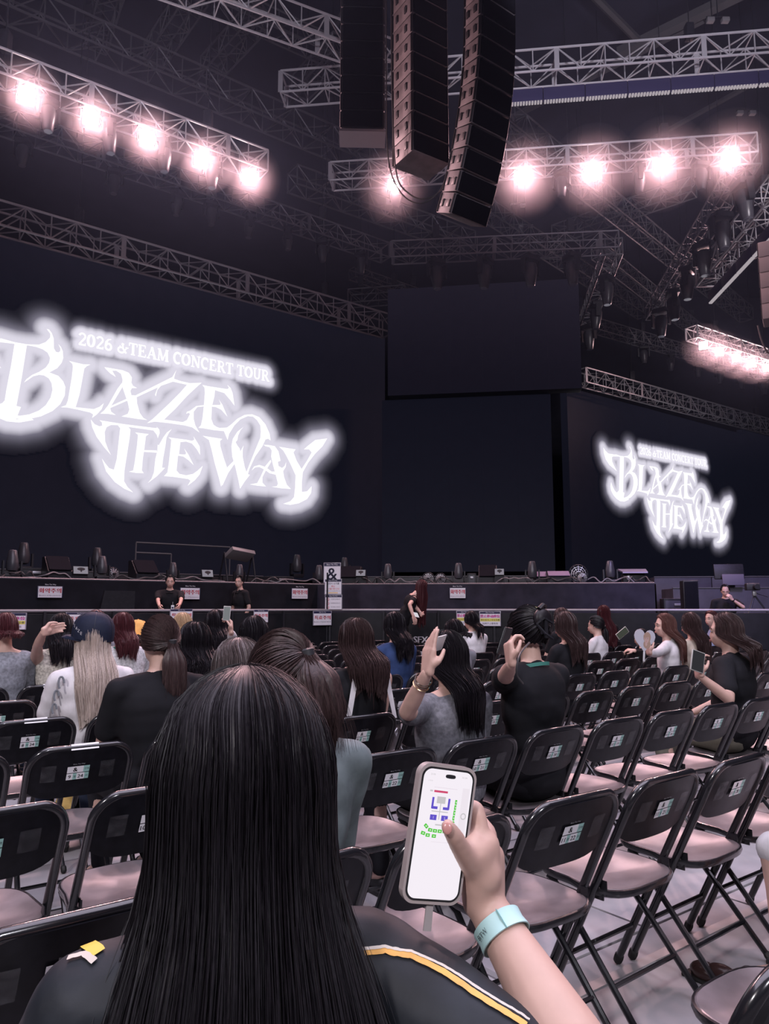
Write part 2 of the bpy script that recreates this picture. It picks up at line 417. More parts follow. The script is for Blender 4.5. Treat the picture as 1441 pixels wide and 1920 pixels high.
array(t3 + V((0, 0, 1.2)), 15, .80, .345, .40, math.radians(36), lambda i: math.radians(.5 if i < 7 else 3.0), 'curved speaker column with banana-shaped lower end', M_pale, rake0=math.radians(-1))
t4 = at_d(1474, 600, 17)
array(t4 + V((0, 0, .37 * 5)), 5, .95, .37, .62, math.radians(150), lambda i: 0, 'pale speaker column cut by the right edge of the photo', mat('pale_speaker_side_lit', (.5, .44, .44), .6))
def cable(pts, r, lb, name='cable', group=None, m=M_cable):
    # smooth curve through points
    P = [V(p) for p in pts]; out = []
    for i in range(len(P) - 1):
        p0, p1, p2, p3 = P[max(i - 1, 0)], P[i], P[i + 1], P[min(i + 2, len(P) - 1)]
        for k in range(8):
            t = k / 8; out.append(.5 * ((2 * p1) + (p2 - p0) * t + (2 * p0 - 5 * p1 + 4 * p2 - p3) * t * t + (3 * p1 - p0 - 3 * p2 + p3) * t ** 3))
    out.append(P[-1]); return tag(MB().tube(out, r, 5).build(name, m), lb, 'cable', group)
cable([at_d(875, 130, 12.6), at_d(862, 230, 12.6), at_d(835, 340, 12.6), at_d(800, 372, 12.7), at_d(765, 362, 12.9), at_d(742, 320, 13), at_d(735, 180, 13), at_d(733, 0, 13)], .014, 'cable looping from the curved speaker column to the middle column')
cable([at_d(868, 150, 12.6), at_d(850, 270, 12.6), at_d(828, 350, 12.6), at_d(790, 381, 12.7), at_d(752, 362, 12.9), at_d(728, 300, 13), at_d(724, 160, 13), at_d(724, -20, 13)], .012, 'outer cable of the pair looping below the middle speaker column')
cable([at_d(1420, 610, 16.5), at_d(1428, 640, 16.5), at_d(1441, 662, 16.5), at_d(1470, 670, 16.5)], .02, 'pale cable hanging under the right edge speaker column', m=M_pale)

# ================================================================== LAMPS
def moving_head():
    r = thing('moving_light', (0, 0, 0), 0, 'x', 'stage light')
    MB().bbox((0, 0, .06), (.36, .28, .12), .02).build('base', M_blk2, r)
    for s_ in (-1, 1): MB().prism([(s_ * .19, -.07, .1), (s_ * .19, .07, .1), (s_ * .19, .055, .45), (s_ * .19, -.055, .45)], (s_ * .045, 0, 0)).build('yoke_arm', M_blk2, r)
    hd = MB().lathe([(.0, .72), (.085, .72), (.10, .70), (.125, .55), (.15, .42), (.155, .28), (.13, .20), (.06, .17), (0, .17)], 20).build('head', mat('lamp_head_plastic', (.05, .05, .06), .35), r)
    MB().lathe([(.0, .728), (.08, .728), (.086, .722)], 20).build('lens', mat('lens_glass', (.2, .2, .24), .08, .3), hd)
    return r
MH = moving_head()
def place(o, loc, rz, label, group=None, flip=False, sc=1., tilt=0):
    c = copy_tree(o); c.location = loc; c.rotation_euler = ((math.pi if flip else 0) + tilt, 0, rz); c.scale = (sc, sc, sc); c['label'] = label
    if group: c['group'] = group
    return c
def blinder():
    r = thing('blinder_light', (0, 0, 0), 0, 'x', 'blinder light')
    MB().bbox((0, .06, 0), (.36, .14, .36), .02).build('housing', M_blk2, r)
    for sx in (-1, 1):
        MB().box((sx * .2, .06, .1), (.012, .03, .34)).build('yoke_arm', M_blk, r)
        for sz in (-1, 1):
            MB().bbox((sx * .079, -.016, sz * .079), (.152, .02, .152), .009).build('lamp_face', emis('lamp_glow', (1, .80, .78), 40), r)
    return r
BL = blinder()
def put_blinder(p, lb, e=1100, dist_k=1.):
    y = math.atan2(-(p.x - 1.0), p.y - 1.0)
    c = place(BL, p, y, lb, 'glowing blinder lights'); 
    l = bpy.data.lights.new('blinder_beam', 'SPOT'); l.energy = e; l.color = (1, .58, .62); l.spot_size = math.radians(165); l.spot_blend = .9; l.shadow_soft_size = .1
    o = bpy.data.objects.new('blinder_beam', l); COL.objects.link(o); o.location = p + (V((1.0, 2, .6)) - p).normalized() * .14
    o.rotation_euler = (V((1.0, 2, .6)) - p).to_track_quat('-Z', 'Y').to_euler()
ords = ['first', 'second', 'third', 'fourth', 'fifth']
for k, (x, y) in enumerate([(50, 178), (170, 222), (275, 258), (377, 298), (466, 332)]):
    put_blinder(at_z(x, y, 11.55), 'glowing pink blinder, %s from the left on the upper left truss' % ords[k])
for k, (x, y) in enumerate([(739, 347), (981, 330), (1109, 322), (1240, 310), (1367, 297)]):
    put_blinder(at_z(x, y, 12.6), 'glowing pink blinder, %s from the left on the right truss' % ords[k])
for k, (x, y) in enumerate([(1318, 648), (1348, 660), (1380, 672), (1408, 682), (1437, 690)]):
    put_blinder(at_z(x, y, 11.6), 'small far glowing blinder, %s from the left at the right edge' % ords[k], 400)
def hang(key, ts, below, sc, lb, gr):
    a, b = TR[key]
    for k, t in enumerate(ts):
        p = a + (b - a) * t; c = place(MH, p - V((0, 0, below)), random.uniform(0, 3), lb % (['first', 'second', 'third', 'fourth', 'fifth', 'sixth', 'seventh', 'eighth', 'ninth'][k]), gr, True, sc, random.uniform(-.1, .1))
hang('A', [.32, .49, .66, .82], .3, 1.0, 'black moving light hanging between the blinders of the upper left truss, %s from the left', 'lights hung on the upper left truss')
hang('B', [.1, .28, .42, .5, .6, .7, .8, .92], .3, 1.0, 'moving light hanging under the long truss above the left screen, %s from the left', 'lights hung on the long left truss')
hang('G', [.2, .42, .62, .8], .3, 1.3, 'moving light hanging under the truss above the centre screen, %s from the left', 'lights hung above the centre screen')
hang('I', [.06, .22, .38, .55, .72, .88], .35, 1.5, 'large black moving light on the steep right truss, %s from its near end', 'lights hung on the steep right truss')
hang('H', [.2, .5, .8], .3, 1.3, 'moving light on the truss behind the centre truss corner, %s from its near end', 'lights hung behind the corner')
hang('K', [.2, .32, .44, .55, .66, .78], .3, 1.1, 'moving light under the long truss above the right screen, %s from the left', 'lights hung on the long right truss')
hang('F', [.16, .3, .56, .74, .88], .3, 1.0, 'dark moving light between the blinders of the right truss, %s from the left', 'lights hung on the right truss')

# ================================================================== LED SCREENS WITH THE LOGO
LEDE = (.0048, .005, .0099)
M_led = mat('dim_glow_led_panel', (.008, .008, .013), .6, 0, .2, 2, spec=.15, emit=(.30, .31, .62), es=.016)  # faint emission added to lift the dark panel to a hazy navy
M_led2 = mat('dim_glow_led_panel_centre', (.009, .008, .014), .6, 0, .2, 2, spec=.15, emit=(.36, .32, .62), es=.016)  # same added glow for the upper centre screen
DS = 20.0
def pl(px, py): p = at_b(px, py, DS); return (p.dot(A), p.z)
def P3(s_, z, off=0.): return B * (DS - off) + A * s_ + V((0, 0, z))
T1 = (0, 600, 5.542); T2 = (180, 660, 5.146); T3 = (160, 760, 5.542); T4 = (360, 740, 5.146); T5 = (1110, 820, 9.607)
def tr(t, pts): return [pl(t[0] + x / t[2], t[1] + y / t[2]) for x, y in pts]
left = [tr(T1, q) for q in (
 [(148,243),(275,266),(222,600),(163,915),(178,922),(140,925),(118,945),(118,985),(60,1010),(0,990),(0,890),(45,840),(60,740),(110,480)],
 [(0,195),(150,237),(275,258),(400,262),(470,235),(515,190),(518,150),(480,98),(505,105),(532,140),(552,195),(555,300),(575,335),(600,343),(620,330),(622,300),(600,255),(628,285),(647,330),(652,400),(635,450),(590,505),(508,550),(600,585),(650,640),(674,700),(667,790),(620,880),(540,950),(420,1005),(300,1032),(180,1030),(60,1012),(118,985),(200,1000),(300,985),(400,945),(470,890),(520,810),(540,730),(530,660),(500,610),(450,580),(400,575),(340,590),(290,625),(245,655),(270,620),(330,575),(400,545),(470,500),(505,450),(515,400),(490,345),(440,310),(370,285),(275,268),(148,245),(0,215)],
 [(712,430),(770,445),(860,465),(935,468),(895,485),(870,510),(850,620),(820,780),(790,880),(780,910),(870,920),(970,930),(1030,905),(1072,868),(1050,930),(1000,985),(950,1022),(962,985),(930,965),(800,935),(700,915),(625,910),(680,890),(700,840),(740,600),(752,490),(745,460)])]
left += [tr(T2, q) for q in (
 [(75,150),(160,165),(250,180),(310,205),(340,250),(335,300),(350,330),(390,352),(340,352),(325,380),(335,420),(385,425),(390,500),(415,590),(450,640),(488,660),(400,650),(240,625),(300,600),(315,560),(300,490),(275,420),(245,330),(250,270),(235,215),(190,185),(150,185),(185,245),(130,210),(90,170)],
 [(245,300),(250,340),(130,540),(140,580),(185,612),(110,600),(35,598),(70,570),(110,520),(200,360)],
 [(135,525),(290,455),(370,425),(600,310),(730,245),(770,175),(755,215),(745,262),(810,285),(900,305),(1012,300),(960,345),(870,430),(760,550),(650,655),(830,680),(870,660),(900,600),(885,590),(862,600),(870,580),(900,570),(960,525),(1040,515),(1040,528),(970,535),(935,580),(935,650),(950,710),(990,780),(920,730),(850,712),(700,690),(560,675),(485,690),(540,650),(700,500),(800,400),(870,320),(735,290),(620,330),(585,370),(570,432),(562,415),(590,345),(385,440),(290,475),(130,545)],
 [(1018,322),(1060,330),(1140,372),(1135,430),(1110,530),(1105,650),(1125,705),(1170,735),(1100,745),(980,735),(1005,710),(1020,640),(1035,500),(1042,400),(1040,350)],
 [(1050,330),(1260,362),(1275,350),(1258,320),(1290,350),(1310,400),(1328,522),(1290,470),(1230,400),(1140,372),(1060,350)],
 [(1105,515),(1190,515),(1195,500),(1175,460),(1210,510),(1260,628),(1200,560),(1150,535),(1105,530)])]
left += [tr(T3, q) for q in (
 [(50,150),(90,200),(140,222),(170,215),(165,180),(140,158),(200,168),(400,200),(600,225),(720,240),(740,235),(725,215),(760,255),(765,290),(745,345),(735,310),(700,265),(600,250),(440,228),(462,255),(455,330),(425,520),(400,680),(395,790),(430,850),(490,908),(400,870),(300,800),(210,690),(165,555),(200,605),(240,655),(290,672),(320,560),(345,330),(355,240),(330,210),(260,208),(215,230),(195,280),(200,380),(230,460),(260,520),(190,440),(110,330),(65,230)],
 [(510,285),(652,302),(622,325),(605,460),(590,560),(580,680),(600,708),(520,705),(445,692),(490,680),(505,600),(530,420),(540,310)],
 [(580,468),(735,472),(735,495),(580,485)],
 [(890,250),(860,290),(835,340),(825,420),(800,560),(790,650),(820,652),(780,695),(735,740),(640,812),(680,765),(705,700),(720,560),(740,480),(745,410),(755,420),(800,340),(840,285)],
 [(855,335),(920,345),(1040,360),(1100,372),(1125,360),(1115,325),(1150,380),(1180,430),(1185,520),(1150,460),(1100,400),(1040,380),(980,385),(965,510),(1030,515),(1040,500),(1018,450),(1060,510),(1118,625),(1060,570),(1010,535),(955,525),(940,680),(970,715),(1040,730),(1110,715),(1160,680),(1212,630),(1180,720),(1130,780),(1055,838),(1085,785),(1060,768),(900,745),(810,738),(845,700),(860,600),(880,420),(885,360)])]
left += [tr(T4, q) for q in (
 [(60,320),(200,345),(300,355),(335,440),(350,380),(400,300),(460,240),(530,210),(580,215),(620,250),(650,300),(655,360),(650,420),(600,540),(520,740),(545,720),(600,600),(670,500),(700,435),(725,428),(750,445),(740,380),(700,290),(640,220),(570,192),(500,198),(430,235),(370,290),(330,320),(260,325),(190,300),(100,290)],
 [(95,400),(285,430),(262,450),(265,500),(300,620),(335,720),(300,830),(272,890),(250,800),(210,660),(180,530),(155,440)],
 [(335,700),(395,640),(405,665),(340,760),(285,880),(275,850)],
 [(490,312),(460,345),(435,400),(430,440),(412,460),(430,495),(450,520),(458,550),(490,492),(480,540),(480,600),(500,700),(515,745),(545,720),(530,770),(550,775),(500,840),(455,910),(440,830),(410,700),(380,600),(372,500),(385,430),(430,360)],
 [(750,630),(755,650),(700,740),(670,800),(670,850),(705,888),(620,880),(548,868),(620,855),(650,800),(700,690)],
 [(680,485),(740,490),(790,500),(825,550),(845,640),(820,650),(825,690),(860,710),(885,690),(900,650),(895,700),(870,740),(880,800),(905,870),(945,912),(850,905),(760,890),(810,885),(820,860),(800,780),(770,670),(755,600),(760,540),(740,510),(700,500)],
 [(565,735),(590,695),(640,680),(700,700),(760,745),(800,745),(800,775),(740,760),(690,725),(640,700),(600,705)],
 [(830,505),(920,520),(990,530),(970,560),(1000,640),(1048,720),(1100,640),(1145,560),(1120,530),(1070,530),(1110,495),(1180,440),(1295,425),(1250,500),(1180,570),(1110,660),(1060,750),(1050,850),(1050,940),(1100,935),(1145,885),(1140,950),(1100,1010),(1020,1050),(940,1065),(870,1055),(940,1030),(975,990),(985,900),(990,780),(950,690),(900,590),(870,540)])]
# the right screen shows the same artwork: relate the two by matched corners
cor = [((0+485/5.542, 600+100/5.542), (1110+655/9.607, 820+165/9.607)), ((712/5.542, 600+430/5.542), (1110+800/9.607, 820+490/9.607)),
       ((180+75/5.146, 660+150/5.146), (1110+1010/9.607, 820+515/9.607)), ((360+1295/5.146, 740+425/5.146), (1080+1145/3.992, 800+548/3.992)),
       ((160+490/5.542, 760+908/5.542), (1080+645/3.992, 800+840/3.992)), ((360+870/5.146, 740+1055/5.146), (1080+1042/3.992, 800+868/3.992)),
       ((180+1328/5.146, 660+522/5.146), (1080+882/3.992, 800+428/3.992)), ((625/5.542, 600+910/5.542), (1110+778/9.607, 820+972/9.607))]
Lp = np.array([pl(*c[0]) for c in cor]); Rp = np.array([pl(*c[1]) for c in cor])
Xd = np.c_[Rp, np.ones(len(Rp))]; AFF = np.linalg.lstsq(Xd, Lp, rcond=None)[0]      # right -> left
Xi = np.c_[Lp, np.ones(len(Lp))]; AFI = np.linalg.lstsq(Xi, Rp, rcond=None)[0]      # left -> right
def r2l(pts): return [tuple(np.array([x, y, 1.]) @ AFF) for x, y in pts]
def l2r(pts): return [tuple(np.array([x, y, 1.]) @ AFI) for x, y in pts]
left += [r2l(tr(T5, q)) for q in (
 [(180,185),(215,240),(270,295),(400,315),(480,335),(480,352),(360,345),(335,360),(340,440),(370,510),(425,615),(380,575),(290,500),(225,400),(190,290)],
 [(320,808),(345,885),(380,955),(420,1000),(460,965),(560,1000),(540,1130),(620,1100),(640,1125),(560,1160),(490,1155),(420,1110),(360,1040),(320,960),(308,880)])]
# caption glyphs with slab serifs: strokes in a unit box, (points, half width)
def stroke(pts, wd):
    out = []
    n = len(pts)
    L_, R_ = [], []
    for i, (x, y) in enumerate(pts):
        x0, y0 = pts[max(i - 1, 0)]; x1, y1 = pts[min(i + 1, n - 1)]; dx, dy = x1 - x0, y1 - y0; l = math.hypot(dx, dy) or 1
        w2 = wd[i] if isinstance(wd, (list, tuple)) else wd
        L_.append((x - dy / l * w2, y + dx / l * w2)); R_.append((x + dy / l * w2, y - dx / l * w2))
    return L_ + R_[::-1]
def arc(cx, cy, rx, ry, a0, a1, n=12): return [(cx + rx * math.cos(math.radians(a0 + (a1 - a0) * i / n)), cy + ry * math.sin(math.radians(a0 + (a1 - a0) * i / n))) for i in range(n + 1)]
w1, w0, sf = .095, .05, .045
def hs(x0, x1, y): return stroke([(x0, y), (x1, y)], sf)
G = {'2': (.66, [stroke(arc(.32, .72, .22, .23, 165, -40) + [(.12, .08)], [.09] + [.07] * 12 + [.06]), stroke([(.08, .06), (.6, .06)], .07), stroke([(.58, .06), (.58, .22)], .03)]),
     '0': (.68, [stroke(arc(.33, .5, .23, .45, 0, 360, 20), [.1 if abs(math.cos(math.radians(i * 18))) > .5 else .06 for i in range(21)])]),
     '6': (.66, [stroke(arc(.33, .3, .22, .25, 0, 360, 18), .08), stroke([(.13, .35), (.16, .65), (.3, .87), (.52, .93)], [.09, .09, .06, .04])]),
     '&': (.92, [stroke(arc(.36, .26, .26, .22, -20, -300, 14) + [(.45, .6), (.5, .78), (.38, .93), (.26, .82), (.28, .68), (.75, .04)], .07), stroke([(.55, .2), (.8, .48)], .045), hs(.68, .92, .5)]),
     'T': (.74, [stroke([(.37, 0), (.37, .95)], w1), hs(.2, .54, .04), stroke([(.04, .95), (.7, .95)], .05), stroke([(.06, .95), (.06, .72)], .04), stroke([(.68, .95), (.68, .72)], .04)]),
     'E': (.74, [stroke([(.2, 0), (.2, 1)], w1), stroke([(.05, .04), (.66, .04)], .05), stroke([(.05, .96), (.62, .96)], .05), stroke([(.2, .5), (.48, .5)], .05), stroke([(.48, .38), (.48, .62)], .035), stroke([(.66, .04), (.66, .26)], .035), stroke([(.62, .96), (.62, .76)], .035)]),
     'A': (.86, [stroke([(.14, 0), (.44, 1)], .05), stroke([(.42, 1), (.72, 0)], .1), stroke([(.26, .34), (.6, .34)], .04), hs(.02, .28, .04), hs(.56, .86, .04)]),
     'M': (1.04, [stroke([(.16, 0), (.2, 1)], .05), stroke([(.2, 1), (.5, .06)], .09), stroke([(.5, .06), (.82, 1)], .05), stroke([(.82, 1), (.86, 0)], .1), hs(.04, .28, .04), hs(.72, 1.0, .04), hs(.06, .26, .96), hs(.78, .98, .96)]),
     'C': (.74, [stroke(arc(.4, .5, .3, .45, 50, 310, 16), [.05] + [.09] * 15 + [.05]), stroke([(.64, .98), (.64, .66)], .04)]),
     'O': (.82, [stroke(arc(.4, .5, .31, .45, 0, 360, 20), [.1 if abs(math.cos(math.radians(i * 18))) > .5 else .06 for i in range(21)])]),
     'N': (.9, [stroke([(.18, 0), (.18, 1)], .05), stroke([(.18, 1), (.7, .02)], .09), stroke([(.72, 0), (.72, 1)], .05), hs(.04, .34, .04), hs(.56, .88, .96), hs(.02, .22, .96)]),
     'R': (.82, [stroke([(.2, 0), (.2, 1)], w1), stroke([(.2, .95)] + arc(.42, .73, .18, .22, 90, -90, 8) + [(.2, .5)], .06), stroke([(.42, .5), (.7, .02)], .09), hs(.04, .38, .04), hs(.62, .84, .04), hs(.04, .3, .96)]),
     'U': (.84, [stroke([(.2, 1), (.2, .35)] + arc(.42, .32, .22, .26, 180, 360, 8) + [(.66, 1)], .07), hs(.04, .36, .96), hs(.54, .8, .96)]), ' ': (.34, [])}
p0, p1_ = np.array(pl(144.5, 647)), np.array(pl(503, 716.5)); ch = np.array(pl(146, 623.5))[1] - p0[1]
cap = '2026 &TEAM CONCERT TOUR'; tot = sum(G[c][0] for c in cap)
dxy = (p1_ - p0) / tot; x = 0
capP = []
for c in cap:
    for q in G[c][1]: capP.append([tuple(p0 + dxy * (x + a) + np.array([0, ch * b_])) for a, b_ in q])
    x += G[c][0]
def field(polys, s0, s1, z0, z1, step):
    E = []
    for q in polys:
        q = np.array(q); q2 = np.roll(q, -1, 0); n = np.maximum(1, (np.hypot(*(q2 - q).T) / .07).astype(int))
        for a, b_, k in zip(q, q2, n):
            for t in range(k): E.append(a + (b_ - a) * t / k)
    E = np.array(E, dtype=np.float32); xs = np.arange(s0, s1, step, dtype=np.float32); zs = np.arange(z0, z1, step, dtype=np.float32)
    D = np.zeros((len(zs), len(xs)), dtype=np.float32)
    for i, z in enumerate(zs):
        m = E[np.abs(E[:, 1] - z) < 1.1]
        if len(m) == 0: D[i] = 9; continue
        D[i] = np.sqrt(((xs[:, None] - m[None, :, 0]) ** 2 + (z - m[None, :, 1]) ** 2).min(1))
    return xs, zs, D
def logo_screen(name, polys, caps, s0, s1, z0, z1, label, gl, cgl):
    root = thing(name, P3((s0 + s1) / 2, z0, 0), 0, label, 'LED screen', None); o0 = root.location
    MB().box((B * .2 + V((0, 0, (z1 - z0) / 2))), (s1 - s0, .36, z1 - z0), Matrix.Rotation(PHI, 3, 'Z')).build('led_panel', M_led, root)
    allp = [p for q in polys + caps for p in q]; a = np.array(allp); m_ = 1.1
    g0, g1, h0, h1 = max(s0 + .05, a[:, 0].min() - m_), min(s1 - .05, a[:, 0].max() + m_), a[:, 1].min() - m_, a[:, 1].max() + m_
    step = .05; xs, zs, Dm = field(polys, g0, g1, h0, h1, step); _, _, Dc = field(caps, g0, g1, h0, h1, step)
    val = np.maximum(.90 * np.exp(-np.clip(Dm - gl * .25, 0, 9) ** 2 / (gl * gl)), .95 * np.exp(-np.clip(Dc - cgl * .3, 0, 9) ** 2 / (cgl * cgl)))
    val[val < .012] = 0
    nx, nz = len(xs), len(zs); vs = [tuple(P3(float(s_), float(z), .03) - o0) for z in zs for s_ in xs]
    fs = [(j * nx + i, j * nx + i + 1, (j + 1) * nx + i + 1, (j + 1) * nx + i) for j in range(nz - 1) for i in range(nx - 1) if val[j:j + 2, i:i + 2].max() > 0]
    me = bpy.data.meshes.new('glow_artwork'); me.from_pydata(vs, [], fs); at = me.attributes.new('glow', 'FLOAT', 'POINT'); at.data.foreach_set('value', val.ravel())
    if 'artwork' not in MATS:
        m = bpy.data.materials.new('screen_artwork'); m.use_nodes = True; nt = m.node_tree; nt.nodes.remove(nt.nodes['Principled BSDF'])
        pb = nt.nodes.new('ShaderNodeBsdfPrincipled'); pb.inputs['Base Color'].default_value = (.008, .008, .013, 1); pb.inputs['Roughness'].default_value = .6; pb.inputs['Specular IOR Level'].default_value = .15; pb.inputs['Emission Strength'].default_value = 1
        an = nt.nodes.new('ShaderNodeAttribute'); an.attribute_name = 'glow'; rp = nt.nodes.new('ShaderNodeValToRGB'); cr = rp.color_ramp
        cr.elements[0].color = (LEDE[0], LEDE[1], LEDE[2], 1); cr.elements[1].color = (.80, .77, .88, 1); cr.elements[1].position = .95
        el = cr.elements.new(.5); el.color = (.17, .16, .21, 1)
        nt.links.new(an.outputs['Fac'], rp.inputs[0]); nt.links.new(rp.outputs[0], pb.inputs['Emission Color']); nt.links.new(pb.outputs[0], nt.nodes['Material Output'].inputs[0]); MATS['artwork'] = m
    me.materials.append(MATS['artwork']); link('glow_artwork', me, root)
    for nm, pp in (('logo_lettering', polys), ('caption_lettering', caps)):
        mb = MB()
        for q in pp: mb.poly([P3(x_, z_, .05) - o0 for x_, z_ in q])
        mb.build(nm, emis('lettering_light', (1, .99, 1), 1.15), root, False, False)
sL0 = pl(-200, 1000)[0]; sL1 = pl(722, 900)[0]; zt = TR['C'][0].z - .25
clipx = lambda P_: [[(max(x_, sL0 + .1), z_) for x_, z_ in q] for q in P_]
logo_screen('led_screen', clipx(left), capP, sL0, sL1, 2.2, zt, 'large left LED screen showing the glowing white tour logo', .34, .20)
right = [l2r(q) for q in left]; capR = [l2r(q) for q in capP]
sR0 = pl(1068, 900)[0]; sR1 = pl(1406, 950)[0]
logo_screen('led_screen', right, capR, sR0, sR1, 2.2, zt, 'smaller-looking right LED screen showing the same glowing logo', .32, .19)
sR2 = pl(1530, 950)[0]
tag(MB().box(P3((sR1 + sR2) / 2, 6.6, -.35), (sR2 - sR1, .3, 8.8), Matrix.Rotation(PHI, 3, 'Z')).build('dark_screen_wing', M_led), 'blank dark screen wing at the far right', 'LED screen')
# centre screens on the chamfer
DC = 23.3
def boxc(x0, x1, y0, y1, D, th, nm, lb, m):
    a, b = at_c(x0, (y0 + y1) / 2, D), at_c(x1, (y0 + y1) / 2, D); z1, z0 = at_c((x0 + x1) / 2, y0, D).z, at_c((x0 + x1) / 2, y1, D).z
    c = (a + b) / 2; r = thing(nm, (c.x, c.y, z0), math.atan2(CD.y, CD.x), lb, 'LED screen'); W = (b - a).length
    MB().bbox((0, th / 2, (z1 - z0) / 2), (W, th, z1 - z0), .02).build('cabinet', M_blk, r)
    n = max(2, round(W / 1.0)); mz = max(2, round((z1 - z0) / 1.0)); tile = MB().box((0, 0, 0), (W / n * .9985, .03, (z1 - z0) / mz * .9985)).mesh('led_tile', m)
    for i in range(n):
        for j in range(mz): link('led_tile', tile, r, (W * ((i + .5) / n - .5), -.012, (z1 - z0) * (j + .5) / mz))
    return r
boxc(727, 1087, 533, 735, DC, .5, 'centre_screen', 'blank dark upper centre screen hung over the stage corner', M_led2)
boxc(716, 1036, 745, 1072, DC + .6, .4, 'centre_screen', 'blank dark lower centre screen standing on the stage', M_led)

# ================================================================== STAGE
KB = V((-1.08, 15.0, 0))                 # corner where the barricade turns
ZB, ZS = 1.31, 1.86
def pL(x, off):      # point on the left run (along the rows), off metres behind the barricade
    r = ray(x, 1140); D = KB.dot(B) + off; p = O + r * (D / r.dot(B)); return V((p.x, p.y, 0))
def pC(x, off):
    r = ray(x, 1140); D = KB.dot(CN) + off; p = O + r * (D / r.dot(CN)); return V((p.x, p.y, 0))
RB = Matrix.Rotation(PHI, 3, 'Z'); YC = math.atan2(CD.y, CD.x); RC = Matrix.Rotation(YC, 3, 'Z')
def corner(off): # crossing of both offset lines
    d1, d2 = KB.dot(B) + off, KB.dot(CN) + off; det = B.x * CN.y - B.y * CN.x
    return V(((d1 * CN.y - d2 * B.y) / det, (B.x * d2 - CN.x * d1) / det, 0))
# stage block: deck and skirt
cs = corner(1.5); sl = pL(-120, 1.5); sr = pC(1228, 1.5)
st = thing('stage', (0, 0, 0), 0, 'black draped stage running across behind the barricade', 'stage')
MB().prism([sl + V((0, 0, ZS - .12)), cs + V((0, 0, ZS - .12)), sr + V((0, 0, ZS - .12)), sr + CN * 9 + V((0, 0, ZS - .12)), cs + B * 5 + CN * 3 + V((0, 0, ZS - .12)), sl + B * 6 + V((0, 0, ZS - .12))], (0, 0, .12)).build('deck', M_deck, st)
def skirt(p, q, z1, fold, nm='skirt', parent=None, z0=.0, lift=None, m=M_drape):
    n = int((q - p).length / .045); d = (q - p).normalized(); nr = V((d.y, -d.x, 0)); rows = 8; mb = MB()
    ph = [0]
    for i in range(n): ph.append(ph[-1] + random.uniform(.15, .5))
    vs = []
    for j in range(rows + 1):
        for i in range(n + 1):
            t = j / rows; a = fold * (.25 + .75 * (1 - t)) * (math.sin(ph[i]) + .4 * math.sin(ph[i] * 2.3 + j * .3)); zz = z0 + (z1 - z0) * t
            if lift and t < 1: zz += lift * (i / n) ** 6 * (1 - t)
            vs.append(p + (q - p) * i / n + nr * (.03 + a) + V((0, 0, zz)))
    fs = [(j * (n + 1) + i, j * (n + 1) + i + 1, (j + 1) * (n + 1) + i + 1, (j + 1) * (n + 1) + i) for j in range(rows) for i in range(n)]
    mb.add(vs, fs); return mb.build(nm, m, parent, True, False)
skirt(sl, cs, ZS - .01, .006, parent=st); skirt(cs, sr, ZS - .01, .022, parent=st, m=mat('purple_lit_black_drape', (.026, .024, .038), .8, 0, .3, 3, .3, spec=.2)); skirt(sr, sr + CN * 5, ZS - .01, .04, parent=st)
MB().tube([sl + V((0, 0, ZS)), cs + V((0, 0, ZS)), sr + V((0, 0, ZS))], .022, 6).build('deck_edge', mat('dull_edge_metal', (.12, .115, .13), .5, .2), st)
# low dark frames showing through the skirt area at left
for a, b, lb in (((150, 1137), (272, 1110), 'low black ramp board leaning against the left stage skirt'),):
    p, q = pL(180, 1.1), pL(252, 1.1)
    MB().prism([V((p.x, p.y, .9)), V((q.x, q.y, .9)), V((q.x, q.y, 1.66)), V(((p * .8 + q * .2).x, (p * .8 + q * .2).y, 1.66))], B * .06).build('ramp_board', M_blk2); o = bpy.context.scene.objects['ramp_board']; tag(o, lb, 'board')
# rear risers on the stage
rz = 2.14; a, b = pL(-100, 5.0), pC(716, 4.6); rc = corner(4.8)
def riser(p, q, z0, z1, dp, lb, m=M_riser, nm='riser'):
    d = (q - p).normalized(); n = V((-d.y, d.x, 0)); r = thing(nm, (p + q) / 2 + V((0, 0, z0)), math.atan2(d.y, d.x), lb, 'stage riser')
    L = (q - p).length; k = max(1, round(L / 1.2))
    bm_ = MB().bbox((0, dp / 2, (z1 - z0) / 2), (L / k - .015, dp, z1 - z0), .012).mesh('riser_block', m)
    for i in range(k): link('riser_block', bm_, r, (L * ((i + .5) / k - .5), 0, 0))
    MB().box((0, 0, z1 - z0 + .012), (L, .05, .02)).build('riser_edge', mat('dull_edge_metal', (.12, .115, .13), .5, .2), r); return r
riser(pL(-60, 4.6), corner(4.6) - A * 1.0, ZS, rz, 1.2, 'low dark riser at the back of the left stage', M_blk)
riser(corner(4.6) + CD * 1.0, pC(1040, 4.6), ZS, rz, 1.2, 'low dark riser in front of the centre screens', M_blk)
# far right tiers behind the tech position
riser(pC(1228, 5.2), pC(1560, 5.2), 0, 2.12, 1.0, 'upper violet-grey tier of boxes at the far right')
riser(pC(1262, 3.6), pC(1560, 3.6), 0, 1.80, 1.2, 'lower violet-grey tier of boxes behind the tech position')
struct_ = riser(pC(1236, 1.2), pC(1560, 1.2), 0, 1.18, 1.6, 'low platform carrying the tech position and camera', M_blk)
